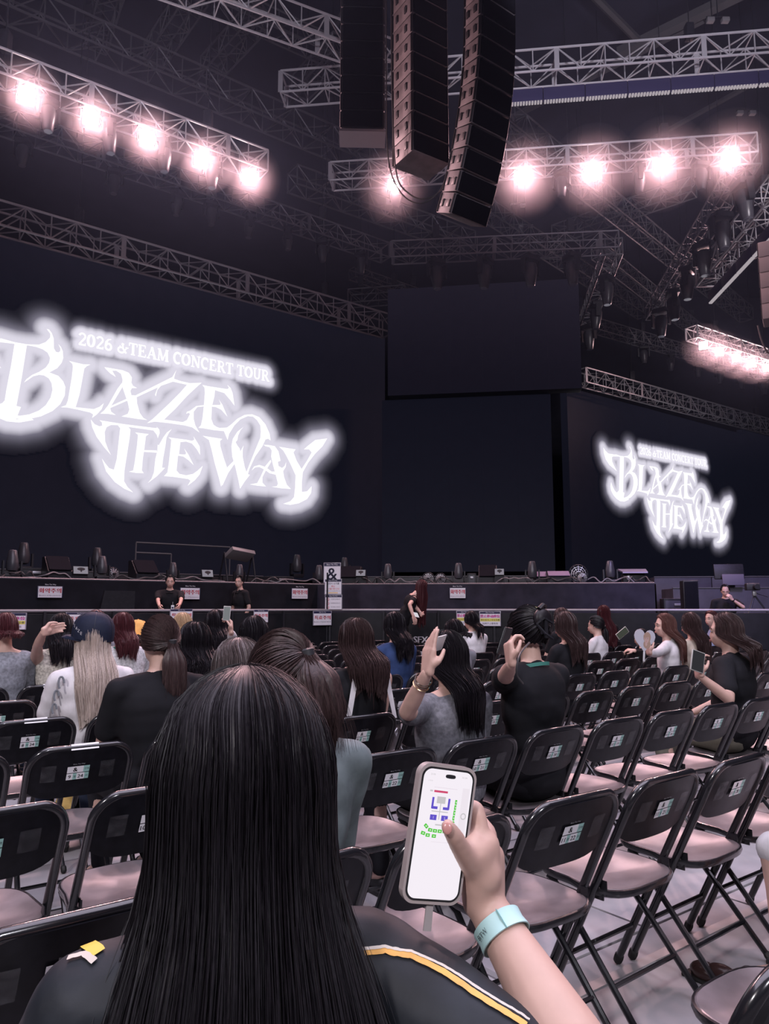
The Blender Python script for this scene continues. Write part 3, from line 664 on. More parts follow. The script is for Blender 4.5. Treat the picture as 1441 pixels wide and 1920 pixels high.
# ================================================================== BARRICADE
bl, br = pL(-220, 0), pC(1600, 0); kc = KB.copy()
M_bar_ = mat('barricade_panel', (.009, .009, .012), .55, 0, .3, 5, spec=.2)
br_ = thing('barricade', (0, 0, 0), 0, 'long black crowd barricade with a bright top rail in front of the stage', 'barricade')
for p, q in ((bl, kc), (kc, br)):
    d = (q - p).normalized(); L = (q - p).length; k = round(L / 1.05); ang = math.atan2(d.y, d.x)
    pm_ = MB().bbox((0, .03, ZB / 2 - .02), (L / k - .012, .03, ZB - .06), .008).mesh('barricade_panel', M_bar_)
    ps = MB().box((0, .0, ZB / 2), (.04, .06, ZB - .03)).mesh('post', M_blk2)
    for i in range(k):
        link('barricade_panel', pm_, br_, p + d * L * (i + .5) / k, (0, 0, ang)); link('post', ps, br_, p + d * L * i / k, (0, 0, ang))
    MB().tube([p + V((0, 0, ZB)), q + V((0, 0, ZB))], .022, 8).build('top_rail', mat('bright_rail', (.30, .295, .32), .45, .2), br_)
# white "SFX" stencil on the barricade base, behind the standing woman
mb = MB(); q = pC(788, -.02); put_text(mb, 'SFX', (q.x, q.y, .74), .12, ux=CD, uy=V((0, 0, 1)), bold=.006); o = mb.build('stencil_lettering', M_white, br_, False, False)
mb = MB(); q = pL(42, -.02); put_text(mb, 'SFX', (q.x, q.y, .6), .08, ux=A, uy=V((0, 0, 1)), bold=.006); mb.build('stencil_lettering', M_greyink, br_, False, False)

# ================================================================== SIGNS
def sheet(name, c, ux, nrm, w_, h, rows, label, border=True, head=True, group=None, tilt=0.):
    """a printed sheet: rows = (text, height, z offset, material index, width or None)"""
    r = thing(name, c, 0, label, 'sign', group); n = V(nrm).normalized(); uz = V((0, 0, 1)); ux = (V(ux) + uz * tilt).normalized()
    R = Matrix((ux, n, uz)).transposed()
    MB().bbox(n * .004, (w_, .008, h), .002, R=R).build('backing', M_navyp if not border else mat('sleeve_film', (.30, .29, .34), .25), r)
    pb = MB(); hh = .15 * h if head else 0
    rect(pb, n * .011 - uz * (hh / 2), w_ * .93, h * .94 - hh, ux); pb.build('paper', M_white, r, False, False)
    if head:
        hb = MB(); rect(hb, n * .011 + uz * (h * .47 - hh / 2), w_ * .93, hh, ux); ho = hb.build('header_band', M_navyp, r, False, False)
        tb = MB(); put_text(tb, 'Blaze The Way', n * .013 + uz * (h * .47 - hh / 2), hh * .55, ux=ux); tb.build('header_lettering', M_white, ho, False, False)
    for t in rows:
        tb = MB()
        if t[0] == 'BAND': rect(tb, n * .0125 + uz * t[2] * h, w_ * t[4], t[1] * h, ux)
        elif t[0] == 'RING':
            for zz in t[2]:
                c0 = n * .013 + uz * zz * h - ux * w_ * .33
                for k in range(16):
                    a0, a1 = k / 16 * 6.2832, (k + 1) / 16 * 6.2832
                    P_ = lambda a_, q_: c0 + (ux * math.cos(a_) + uz * math.sin(a_)) * q_
                    tb.add([P_(a0, .07 * w_), P_(a1, .07 * w_), P_(a1, .09 * w_), P_(a0, .09 * w_)], [(0, 1, 2, 3)])
                tb.tube([c0 - (ux - uz) * .05 * w_, c0 + (ux - uz) * .05 * w_], .003, 4)
        else: put_text(tb, t[0], n * .014 + uz * t[2] * h + ux * (t[5] * w_ if len(t) > 5 else 0), t[1] * h if t[1] else None, t[4] * w_ if t[4] else None, ux=ux, bold=.004 if t[1] and t[1] > .15 else 0)
        tb.build('printed_line' if t[0] not in ('BAND',) else 'colour_band', t[3], r, False, False)
    return r
def size_at(p): return proj(p)[2] / FPX
def zpx(p, y): # height on the vertical line through p that projects to image row y
    lo, hi = -2, 20
    for _ in range(40):
        m_ = (lo + hi) / 2
        if proj((p.x, p.y, m_))[1] > y: lo = m_
        else: hi = m_
    return lo
gs = 'red pyrotechnics warning sheets on the stage skirt'
for x, y, w_, h, lb in ((92, 1110, 36, 22, 'white warning sheet with red Korean lettering, far left on the stage skirt'), (355, 1113, 32, 22, 'white warning sheet with red Korean lettering beside the guard facing the crowd'),
                        (561, 1113, 29, 20, 'white warning sheet with red Korean lettering left of the tall ampersand poster'), (858, 1112, 31, 20, 'white warning sheet with red Korean lettering right of the bending woman')):
    lf = x < 600; p = pL(x, 1.42) if lf else pC(x, 1.42); p.z = zpx(p, y); s_ = size_at(p); ux, n = (A, -B) if lf else (CD, -CN)
    kx = abs(ux.x) if lf else 1
    sheet('warning_sheet', p, ux, n, w_ * s_ / (kx + (.0 if not lf else .0)), h * s_, [('화약주의', .40, .12, M_red, .86), ('Beware of Pyrotechnics', .10, -.30, M_navyp, .84)], lb, False, False, gs)
    hb = MB(); put_text(hb, 'Blaze The Way', n * .02 + V((0, 0, h * s_ * .62)), h * s_ * .13, ux=ux); hb.build('header_lettering', M_white, bpy.context.scene.objects[[o.name for o in S.objects if o.name.startswith('warning_sheet')][-1]], False, False)
def on_bar(x, y, w_, h, rows, lb, nm='notice_sheet', left=None, off=-.045, head=True):
    lf = x < 620 if left is None else left; p = pL(x, off) if lf else pC(x, off); p.z = zpx(p, y); s_ = size_at(p); ux, n = (A, -B) if lf else (CD, -CN)
    return sheet(nm, p, ux, n, w_ * s_ / (.85 if lf else 1), h * s_, rows, lb, True, head, 'notices hung on the barricade')
ko = [('특효주의', .26, .04, M_red, .84), ('Beware of Special Effects', .08, -.26, M_navyp, .9)]
zh = [('禁止移动座位', .2, .17, mat('magenta_print', (.62, .08, .34), .6), .9), ('BAND', .2, -.08, M_yel, .92), ('请在座位上安全观看', .13, -.08, M_navyp, .88), ('站椅子上很危险', .13, -.32, M_navyp, .72)]
on_bar(604, 1159, 35, 27, ko, 'white notice with red special-effects lettering below the ampersand poster')
on_bar(918, 1160, 40, 28, zh, 'Chinese notice with yellow band on the barricade, fully visible right of the white T-shirt')
on_bar(872, 1159, 34, 28, zh, 'Chinese notice half hidden behind the head of the white T-shirt woman')
on_bar(18, 1165, 52, 32, zh, 'Chinese notice with yellow band at the left end of the barricade')
on_bar(152, 1160, 46, 24, ko, 'red special-effects notice partly behind the navy cap')
on_bar(340, 1154, 38, 24, ko, 'notice on the barricade behind the blond head')
on_bar(489, 1155, 26, 24, ko, 'notice on the barricade right of the security guard in profile')
# the ampersand poster column
on_bar(622, 1074, 33, 38, [('&', .58, -.06, M_navyp, None)], 'tall poster with a large dark ampersand standing over the barricade', 'ampersand_poster', left=False)
on_bar(624, 1100, 33, 29, [('입장시 소지품', .13, .2, M_navyp, .7), ('확인', .12, .02, M_red, .2), ('소지를 위한 안내', .13, -.14, M_red, .7), ('Please check your belongings before entry', None, -.28, M_navyp, .85), ('BAND', .05, -.4, mat('orange_print', (.75, .45, .1), .6), .55)], 'middle poster with black and red lettering under the ampersand', 'instruction_poster', left=False)
on_bar(625, 1129, 33, 28, [('RING', 0, (.18, -.08, -.34), M_red, 0), ('사진촬영 금지입니다', None, .2, M_navyp, .55, .12), ('음식물반입 금지입니다', None, -.06, M_navyp, .55, .12), ('무단이동을 금지합니다', None, -.32, M_navyp, .55, .12)], 'lowest poster with three red prohibition circles on the barricade', 'prohibition_poster', left=False)
q = pC(613, -.05); MB().tube([(q.x, q.y, 0), (q.x, q.y, 2.05)], .02, 6).build('poster_stand', M_blk2); tag(S.objects['poster_stand'], 'thin black stand pole behind the poster column', 'stand')

# ================================================================== STAGE GEAR
def gp(x, off, z=ZS, left=None):
    lf = x < 600 if left is None else left; p = pL(x, off) if lf else pC(x, off); return V((p.x, p.y, z + .012))
n_ = 0
for x, y0, y1, off, lb in [(18, 1036, 1090, 1.9, 'black moving light on the stage floor at the far left edge'), (38, 1012, 1066, 5.2, 'tall moving light behind at the far left of the stage'), (178, 1020, 1068, 5.2, 'moving light on the rear riser above the wedge speaker'),
    (188, 1044, 1090, 1.9, 'moving light on the stage edge left of the round lamp'), (322, 1050, 1088, 2.4, 'moving light behind the front-facing guard'), (447, 1053, 1090, 2.4, 'moving light under the tilted panel'),
    (555, 1036, 1080, 5.0, 'rear moving light left of the ampersand poster'), (597, 1052, 1090, 2.2, 'moving light beside the ampersand poster'), (645, 1040, 1078, 5.0, 'rear moving light right of the ampersand poster'),
    (727, 1051, 1090, 2.0, 'moving light upright on the stage, above the bending woman on the left'), (860, 1050, 1090, 2.0, 'moving light upright on the stage at the centre'),
    (999, 1049, 1092, 2.0, 'moving light on stage left of the violet wedge'), (1146, 1049, 1092, 2.0, 'moving light on stage right of the round fan light')]:
    z = rz if off > 4.5 else ZS; p = gp(x, off, z); s_ = size_at(p); sc = (y1 - y0) * s_ / .74
    place(MH, p, PHI if x < 600 else YC, lb, 'moving lights standing on the stage', False, sc, random.uniform(-.06, .06)); n_ += 1
def wedge(x, off, lb, w_=.62, m=M_blk2, picture=False, rz_=0., h=.42, fm=None):
    p = gp(x, off); y = (PHI if x < 600 else YC) + rz_; r = thing('wedge_monitor', p, y, lb, 'monitor speaker', 'wedge monitors on the stage edge')
    MB().prism([(-w_ / 2, -.22, 0), (-w_ / 2, .3, 0), (-w_ / 2, .3, h), (-w_ / 2, .12, h), (-w_ / 2, -.22, .14)], (w_, 0, 0)).build('cabinet', m, r)
    g_ = MB(); g_.prism([(-w_ * .46, -.235, .16), (-w_ * .46, .10, h + .0), (-w_ * .46, .09, h + .015), (-w_ * .46, -.245, .175)], (w_ * .92, 0, 0)); g_.build('grille', fm or M_grille, r)
    return r
def easel(x, y, w_, h, lb, off=1.75, rz_=0.):
    p = gp(x, off); yw = (PHI if x < 600 else YC) + rz_; s_ = size_at(p); r = thing('stage_teleprompter', p, yw, lb, 'monitor', 'tilted grey confidence monitors'); z = zpx(p, y) - p.z; W, H_ = w_ * s_, h * s_
    R = Matrix.Rotation(math.radians(-18), 3, 'X')
    MB().bbox((0, 0, z), (W, .05, H_), .01, R=R).build('screen_housing', M_blk2, r)
    mb = MB(); rect(mb, R @ V((0, -.03, 0)) + V((0, 0, z)), W * .92, H_ * .9, R @ V((1, 0, 0)), R @ V((0, 0, 1))); mb.build('lit_screen', emis('dim_monitor_light', (.46, .42, .50), .55), r, False, False)
    mb = MB(); c0 = R @ V((W * .02, -.036, H_ * .12)) + V((0, 0, z)); ux, uz = R @ V((1, 0, 0)), R @ V((0, 0, 1))
    mb.poly([c0 + ux * W * .26 * math.cos(a) + uz * H_ * .2 * math.sin(a) for a in [k * math.pi / 10 for k in range(20)]]); rect(mb, c0 - uz * H_ * .2, W * .1, H_ * .32, ux, uz); mb.build('dark_emblem', M_ink, r, False, False)
    MB().prism([(-W * .55, 0, 0), (W * .55, 0, 0), (W * .45, 0, z - H_ * .3), (-W * .45, 0, z - H_ * .3)], (0, .3, 0)).build('stand', M_blk2, r)
easel(147, 1070, 28, 16, 'small grey monitor with dark emblem, left of the front moving light'); easel(386, 1076, 23, 15, 'small grey monitor with dark emblem between the two guards')
easel(676, 1075, 19, 13, 'small grey monitor with dark emblem right of the ampersand poster'); easel(937, 1073, 18, 13, 'small grey monitor with dark emblem near the stage centre')
wedge(104, 2.0, 'black wedge monitor at the left of the stage', .42); wedge(268, 2.2, 'black wedge monitor in the middle of the left stage', .46); wedge(655, 2.2, 'small black wedge monitor right of the poster', .5); wedge(915, 2.1, 'small black wedge monitor near the centre', .4)
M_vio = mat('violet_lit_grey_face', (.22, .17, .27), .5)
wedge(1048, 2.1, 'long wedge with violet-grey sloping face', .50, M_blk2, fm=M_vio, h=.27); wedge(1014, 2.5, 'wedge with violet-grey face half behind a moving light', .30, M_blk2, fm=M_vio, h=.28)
def amp_case(x, off, w_, h, d, lb, z=ZS, m=M_blk2):
    p = gp(x, off, z); r = thing('equipment_case', p, PHI if x < 600 else YC, lb, 'case', 'equipment cases on the stage')
    MB().bbox((0, 0, h / 2), (w_, d, h), .015).build('body', m, r); mb = MB()
    for sx in (-1, 1):
        mb.box((sx * (w_ / 2 - .02), -d / 2 - .004, h / 2), (.03, .012, h * .96))
    mb.box((0, -d / 2 - .004, h - .02), (w_ * .96, .012, .03)); mb.build('edge_trim', M_blk, r); MB().bbox((0, -d / 2 - .015, h * .6), (w_ * .3, .03, .05), .008).build('handle', M_steel, r)
amp_case(885, 2.2, .20, .24, .2, 'small grey equipment box right of the centre moving light', m=mat('grey_case', (.08, .08, .09), .5)); amp_case(60, 2.6, .5, .22, .4, 'low black case at the left of the stage'); amp_case(520, 2.4, .6, .18, .4, 'low black case left of the poster')
amp_case(1268, 2.4, .62, .34, .4, 'violet-grey box at the right end behind the draped stage', 1.2, M_riser)
# round fan / strobe lamps
def fan(x, off, r0, lb, z=ZS):
    p = gp(x, off, z); r = thing('round_fan', p, PHI if x < 600 else YC, lb, 'fan', 'round fans on the stage'); Rx = Matrix.Rotation(math.radians(90), 3, 'X')
    MB().tube([(r0 * math.cos(a), 0, r0 * 1.08 + r0 * math.sin(a)) for a in [k * math.pi / 12 for k in range(24)]], r0 * .07, 6, closed=True).build('outer_ring', M_blk2, r)
    g = MB()
    for q in (.3, .55, .78): g.tube([(r0 * q * math.cos(a), -.05 + .05 * q, r0 * 1.08 + r0 * q * math.sin(a)) for a in [k * math.pi / 12 for k in range(24)]], .006, 4, closed=True)
    for k in range(12): a = k * math.pi / 6; g.tube([(0, -.06, r0 * 1.08), (r0 * math.cos(a), 0, r0 * 1.08 + r0 * math.sin(a))], .005, 4)
    g.build('wire_guard', M_steel, r)
    for k in range(5):
        a = k * 1.2566; MB().prism([(.0, .02, r0 * 1.08), (r0 * .8 * math.cos(a), .05, r0 * 1.08 + r0 * .8 * math.sin(a)), (r0 * .8 * math.cos(a + .7), -.01, r0 * 1.08 + r0 * .8 * math.sin(a + .7))], (0, .006, 0)).build('fan_blade', M_blk, r)
    MB().lathe([(0, -.05), (r0 * .22, -.04), (r0 * .22, .1), (0, .12)], 12, (0, 0, r0 * 1.08), Rx).build('motor', M_blk2, r)
    MB().bbox((0, .05, .02), (r0 * 1.3, .25, .04), .01).build('foot', M_blk2, r)
fan(1086, 2.2, .20, 'large round fan lamp with wire guard on the stage at right'); fan(1093, 1.75, .11, 'small coiled round fan in front of the large one'); fan(209, 2.0, .12, 'small round fan lamp on the left stage'); fan(826, 2.6, .13, 'small round fan near the stage centre'); fan(803, 2.7, .14, 'low dark round fan left of its twin near the stage centre')
# desk with sloping top at the right end of the stage
p = gp(1190, 2.2); r = thing('sloped_desk', p, YC, 'black lectern-like desk with pale sloping top on the right end of the stage', 'desk')
MB().bbox((0, .1, .11), (.46, .3, .22), .02).build('body', M_blk2, r); MB().prism([(-.26, -.2, .22), (.26, -.2, .22), (.30, .2, .30), (-.30, .2, .30)], (0, .01, .03)).build('sloping_top', mat('grey_violet_top', (.16, .14, .2), .4), r); MB().ell((-.12, -.07, .13), (.05, .02, .06)).build('round_dial', M_steel, r)
# large dark monitor behind the tech
p = pC(1372, 3.5); p.z = 1.82; r = thing('large_monitor', p, YC, 'large black monitor with grey stand board behind the seated tech man', 'monitor')
MB().bbox((0, .1, .36), (.66, .06, .36), .02, R=Matrix.Rotation(-.2, 3, 'X')).build('screen', M_blk2, r); MB().bbox((.04, -.06, .17), (.48, .04, .26), .02, R=Matrix.Rotation(-.12, 3, 'X')).build('front_board', mat('board_grey_violet', (.13, .115, .17), .6), r); MB().bbox((0, .1, .06), (.2, .2, .12), .02).build('foot', M_blk2, r)
p = pC(1293, 1.5); p.z = 1.19; r = thing('black_speaker_box', p, YC, 'upright black speaker box left of the tech man', 'speaker'); MB().bbox((0, 0, .36), (.3, .3, .72), .02).build('body', M_blk2, r); MB().bbox((0, -.16, .36), (.26, .02, .66), .01).build('grille', M_grille, r)
p = pC(1300, .75); p.z = 1.19; r = thing('mixing_desk', p, YC, 'low mixing desk with small lights left of the tech man', 'mixing desk'); MB().bbox((0, 0, .06), (1.1, .4, .12), .02, R=Matrix.Rotation(.1, 3, 'X')).build('body', M_blk2, r)
for k in range(10): MB().box((-.45 + k * .1, -.12, .12), (.02, .05, .02)).build('fader', M_steel if k % 3 else M_white, r)
# tilted panel on a frame at x 445, gantry frame 250-430
p = gp(447, 2.6); r = thing('tilted_panel_light', p, PHI, 'tilted rectangular panel light on a black frame behind the profile guard', 'stage light'); R_ = Matrix.Rotation(-.5, 3, 'X') @ Matrix.Rotation(-.25, 3, 'Y')
MB().bbox((0, 0, .66), (.62, .1, .34), .02, R=Matrix.Rotation(1.0, 3, 'X') @ Matrix.Rotation(.2, 3, 'Y')).build('panel', mat('panel_grey', (.16, .16, .17), .4), r)
m = MB()
for sx in (-.32, .36): m.tube([(sx, -.1, 0), (sx, .1, .7)], .02, 6); m.tube([(sx, .4, 0), (sx, .1, .7)], .02, 6)
m.build('stand', M_blk2, r)
p0_, p1x = gp(250, 5.3, rz), gp(428, 5.3, rz); z0_ = zpx(p0_, 1017); r = thing('pipe_gantry', p0_, 0, 'thin pipe frame standing on the left rear stage', 'frame'); d_ = p1x - p0_; H_ = z0_ - p0_.z
for a, b in (((0, 0), (0, 1)), ((0, 1), (1, 1)), ((1, 0), (1, 1)), ((0, .68), (.36, .68)), ((.36, 0), (.36, .68))): MB().tube([d_ * a[0] + V((0, 0, H_ * a[1])), d_ * b[0] + V((0, 0, H_ * b[1]))], .018, 6).build('pipe', mat('dim_pipe', (.12, .12, .13), .4), r)
# camera tripod at right
p = pC(1415, 1.3); p.z = 1.19; r = thing('video_camera', p, YC, 'small video camera on a silver tripod at the right of the tech man', 'camera')
for k in range(3):
    a = math.radians(90 + 120 * k + 15); MB().tube([(.0, 0, .42), (.26 * math.cos(a), .26 * math.sin(a), .0)], .016, 6).build('tripod_leg', M_steel if k == 0 else M_blk2, r)
MB().bbox((0, 0, .45), (.07, .07, .1), .01).build('fluid_head', M_steel, r); c_ = MB().bbox((-.03, 0, .58), (.26, .16, .14), .02).build('camera_body', M_blk, r); MB().lathe([(0, 0), (.05, 0), (.05, .12), (0, .12)], 14, (0, -.08, .58), Matrix.Rotation(math.radians(90), 3, 'X')).build('camera_lens', M_blk2, r); MB().tube([(.05, 0, .45), (.22, -.1, .38)], .01, 5).build('pan_handle', M_blk2, r)
# cables lying on the stage edge
random.seed(11)
for k, (x0, x1) in enumerate([(0, 70), (40, 130), (210, 330), (300, 420), (470, 540), (490, 600), (660, 720), (720, 800), (780, 850), (930, 1000), (1000, 1090), (1090, 1190), (1180, 1225)]):
    pts = []
    for i in range(9):
        x = x0 + (x1 - x0) * i / 8; q = gp(x, 1.62 + random.uniform(0, .25), ZS, left=x < 600); q.z = ZS + .03 + random.uniform(0, .12) * (i not in (0, 8)); pts.append(q)
    lb = ['at the far left', 'left of the grey monitor', 'behind the facing guard', 'between the guards', 'right of the profile guard', 'left of the poster', 'right of the poster', 'above the bending woman', 'left of the centre moving light', 'right of the centre monitor', 'under the violet wedge', 'under the round fan', 'at the right end of the stage'][k]
    cable(pts, .014, 'grey cable tangle on the stage edge ' + lb, 'stage_cable', 'cables along the stage edge', M_cable2 if k % 2 else M_cable)
for c_ in (MH, BL): rm(c_)
# small work lights high in the roof
for x, y, lb in ((1345, 38, 'small pale roof fixture at the top right corner'), (1398, 212, 'small roof fixture under the long upper truss at right'), (985, 424, 'tiny bright fixture above the centre truss'), (970, 385, 'tiny fixture below the first right blinder')):
    q = at_z(x, y, 17); r = thing('roof_fixture', q, 0, lb, 'roof fixture', 'small roof fixtures')
    for sx in (-.2, .2): MB().bbox((sx, 0, 0), (.2, .14, .12), .02).build('lamp_can', mat('fixture_grey', (.2, .19, .2), .5), r)
    MB().tube([(-.3, 0, .10), (.3, 0, .10)], .02, 6).build('mount_bar', M_blk2, r); MB().tube([(0, 0, .10), (0, 0, 21.1 - q.z)], .015, 5).build('drop_rod', M_blk2, r)

# ================================================================== FOLDING CHAIRS
LAB0 = V((.568, 2.40, 0)); SP, RS = .485, .893
def seat_pos(r, n): return LAB0 + A * (22 - n) * SP + B * (11 - r) * RS      # floor point below the sticker
def post(t, x):       # along the raked post, t = height
    return V((x, .045 + (.70 - t) * .50 if t < .70 else .045 - (t - .70) * .42, t))
def chair_parts():
    P = {}
    hw = .205; rc = .085; zt_ = .79; pts = []
    for t in (0.015, .2, .4, .6, zt_ - rc): pts.append(post(t, -hw))
    for k in range(1, 8):
        a = math.pi / 2 * k / 8; q = post(zt_ - rc + rc * math.sin(a), 0); q.x = -hw + rc - rc * math.cos(a); pts.append(q)
    L_ = [p.copy() for p in pts]; R_ = [V((-p.x, p.y, p.z)) for p in reversed(pts)]
    P['main_frame'] = (MB().tube(L_ + R_, .0145, 10), M_tube)
    def panel(off, th):
        nx, nz = 18, 9; vs = []
        for side in (0, 1):
            for j in range(nz + 1):
                for i in range(nx + 1):
                    u = i / nx * 2 - 1; v = j / nz; lo = .578 + .045 * abs(u) ** 5; hi = .783 - .075 * max(0, (abs(u) - .6) / .4) ** 2.2; z = lo + (hi - lo) * v; q = post(z, u * hw * .985)
                    q.y += off + (.018 * (1 - u * u)) * -1 + (th if side else 0) - .004; vs.append(q)
        k = (nx + 1) * (nz + 1); fs = []
        for j in range(nz):
            for i in range(nx):
                a = j * (nx + 1) + i; fs.append((a, a + 1, a + nx + 2, a + nx + 1)); fs.append((k + a, k + a + nx + 1, k + a + nx + 2, k + a + 1))
        for i in range(nx):
            a = i; b = nz * (nx + 1) + i; fs.append((a, a + k, a + k + 1, a + 1)); fs.append((b, b + 1, b + 1 + k, b + k))
        for j in range(nz):
            a = j * (nx + 1); b = a + nx; fs.append((a, a + nx + 1, a + nx + 1 + k, a + k)); fs.append((b, b + k, b + nx + 1 + k, b + nx + 1))
        return MB().add(vs, fs)
    P['back_panel'] = (panel(0, .012), M_panel)
    # seat: dished rounded pad with a dark pan and rolled rim
    def ring(sc, z, dz=0):
        out = []
        for k in range(36):
            a = k / 36 * 2 * math.pi; c_, s_ = math.cos(a), math.sin(a); e = 2 / 3.2; x = abs(c_) ** e * math.copysign(1, c_); y = abs(s_) ** e * math.copysign(1, s_)
            wd = (.215 if y < 0 else .205) - .006 * y; out.append(V((x * wd * sc, .285 + y * .205 * sc, z + (.0 if y < 0 else .006) * sc + dz * 0)))
        return out
    def loft(rs, cap_top=True):
        mb = MB(); vs = [p for r_ in rs for p in r_]; n = 36; fs = [(i * n + j, i * n + (j + 1) % n, (i + 1) * n + (j + 1) % n, (i + 1) * n + j) for i in range(len(rs) - 1) for j in range(n)]
        fs.append(tuple((len(rs) - 1) * n + j for j in range(n))); mb.add(vs, fs); return mb
    P['seat'] = (loft([ring(.965, .423), ring(.94, .427), ring(.85, .421), ring(.7, .413), ring(.45, .406), ring(.2, .4035), ring(.02, .403)]), M_seat)
    P['seat_pan'] = (loft([ring(.02, .392), ring(.9, .394), ring(.98, .403), ring(1.0, .415), ring(.99, .425), ring(.962, .427), ring(.955, .418)]), M_tube); P['seat_pan'][0].f.pop(); P['seat_pan'][0].m.pop()
    for s_, nm in ((-1, 'l'), (1, 'r')):
        P['rear_leg_' + nm] = (MB().tube([(s_ * .178, .40, .405), (s_ * .178, .37, .39), (s_ * .185, .20, .20), (s_ * .19, .035, .012)], .0115, 8), M_tube)
        P['bracket_' + nm] = (MB().bbox((s_ * .196, .20, .405), (.006, .10, .03), .003).bbox((s_ * .19, .155, .43), (.004, .03, .05), .002), M_tube)
        P['foot_cap_' + nm] = (MB().cone((s_ * .205, post(.03, 0).y, .03), .019, (s_ * .205, post(.02, 0).y, .0185), .018, 8).cone((s_ * .19, .045, .025), .016, (s_ * .19, .037, .016), .0155, 8), M_rubber)
    P['front_crossbar'] = (MB().tube([(-.205, post(.17, 0).y, .17), (.205, post(.17, 0).y, .17)], .009, 6), M_tube)
    P['rear_crossbar'] = (MB().tube([(-.187, .13, .125), (.187, .13, .125)], .008, 6), M_tube)
    for nm_, x0, x1 in (('clear_tape_l', -.155, -.10), ('clear_tape_r', .075, .135)):
        vs = []; tp = MB()
        for x in (x0, x1):
            for z in (.655, .725): q = post(z, x); q.y += -.0285 + .018 * (x / .205) ** 2; vs.append(q)
        tp.add(vs, [(0, 2, 3, 1)]); P[nm_] = (tp, M_tape)
    return P
CP = chair_parts(); NMK = lambda k: k[:-2] if k[-2:] in ('_l', '_r') else k
CM = {k: (v[0].mesh(NMK(k), v[1]), NMK(k)) for k, v in CP.items()}
UX = V((1, 0, 0)); LU = (post(.74, 0) - post(.66, 0)).normalized(); LN = V((0, -LU.z, LU.y))
LC = post(.685, 0) + V((-.012, -.0265, 0))
def lp(u, v, off=0): return LC + UX * u + LU * v + LN * off
lw, lh = .088, .030
mb = MB(); mw = MB()
rect(mb, lp(-.012, .0165), .064, lh, UX, LU); rect(mb, lp(-.0315, -.0165), .025, lh, UX, LU); rect(mb, lp(.0115, -.0165), .031, lh, UX, LU)
rect(mw, lp(.032, .0165), .024, lh, UX, LU); rect(mw, lp(-.0115, -.0165), .015, lh, UX, LU); rect(mw, lp(.0355, -.0165), .017, lh, UX, LU)
m_lab = mb.mesh('seat_sticker', M_paper, False, False); m_teal = mw.mesh('teal_cell', M_teal, False, False)
mb = MB(); put_text(mb, '&', lp(-.012, .0165, .0006), .019, ux=UX, uy=LU, bold=.0006); put_text(mb, '구역', lp(.032, .0165, .0006), .010, ux=UX, uy=LU); put_text(mb, '열', lp(-.0115, -.0165, .0006), .010, ux=UX, uy=LU); put_text(mb, '번', lp(.0355, -.0165, .0006), .010, ux=UX, uy=LU)
m_fix = mb.mesh('fixed_print', M_ink, False, False)
mb = MB(); put_text(mb, 'Blaze The Way', lp(.0, .041, 0), .007, ux=UX, uy=LU); m_head = mb.mesh('header_print', mat('pale_print', (.35, .35, .37), .6), False, False)
CHAIRS = {}; OCC = {}
def make_chair(r, n):
    P0 = seat_pos(r, n); org = P0 - B * .045; d = proj((P0.x, P0.y, .7))[2]
    jit = random.uniform(-.035, .035) if r < 11.5 else 0
    root = thing('folding_chair', org, PHI + jit, 'x', 'chair', 'black folding chairs with seat stickers facing the stage')
    for k, (me, nm) in CM.items():
        if d > 9 and nm in ('foot_cap', 'clear_tape', 'bracket'): continue
        link(nm, me, root)
    lab = link('seat_sticker', m_lab, root); link('teal_cell', m_teal, lab)
    if d < 14:
        link('fixed_print', m_fix, lab); nb = MB(); put_text(nb, str(r), lp(-.0315, -.0165, .0006), .016, ux=UX, uy=LU, bold=.0005); put_text(nb, str(n), lp(.0115, -.0165, .0006), .016, ux=UX, uy=LU, bold=.0005)
        nb_ = link('seat_number', nb.mesh('seat_number', M_ink, False, False), lab)
    if d < 8: link('header_print', m_head, root)
    CHAIRS[(r, n)] = root
random.seed(3)
for r in range(1, 13):
    for n in range(2, 29):
        p = seat_pos(r, n); x, y, d = proj((p.x, p.y, .7))
        if d < .45: continue
        if p.dot(B) > KB.dot(B) - 1.3 or p.dot(CN) > KB.dot(CN) - 1.4: continue
        if (x < -120 or x > 1560 or y > 2150) and (r, n) not in ((12, 20), (12, 21), (12, 22), (12, 19)): continue
        if r == 12 and n in (24, 25, 26, 27): 
            if n != 25: continue
        make_chair(r, n)
# paper strips left on three chair tops at the left
for (r, n) in ((9, 24), (8, 24), (6, 23)):
    if (r, n) in CHAIRS:
        mb = MB(); q = post(.79, 0); mb.add([(-.05, q.y - .016, .782), (.06, q.y - .016, .782), (.06, q.y - .006, .8055), (-.05, q.y - .006, .8055), (.06, q.y + .012, .803), (-.05, q.y + .012, .803)], [(0, 1, 2, 3), (3, 2, 4, 5)])
        mb.build('paper_strip', M_paper, CHAIRS[(r, n)], False, False)

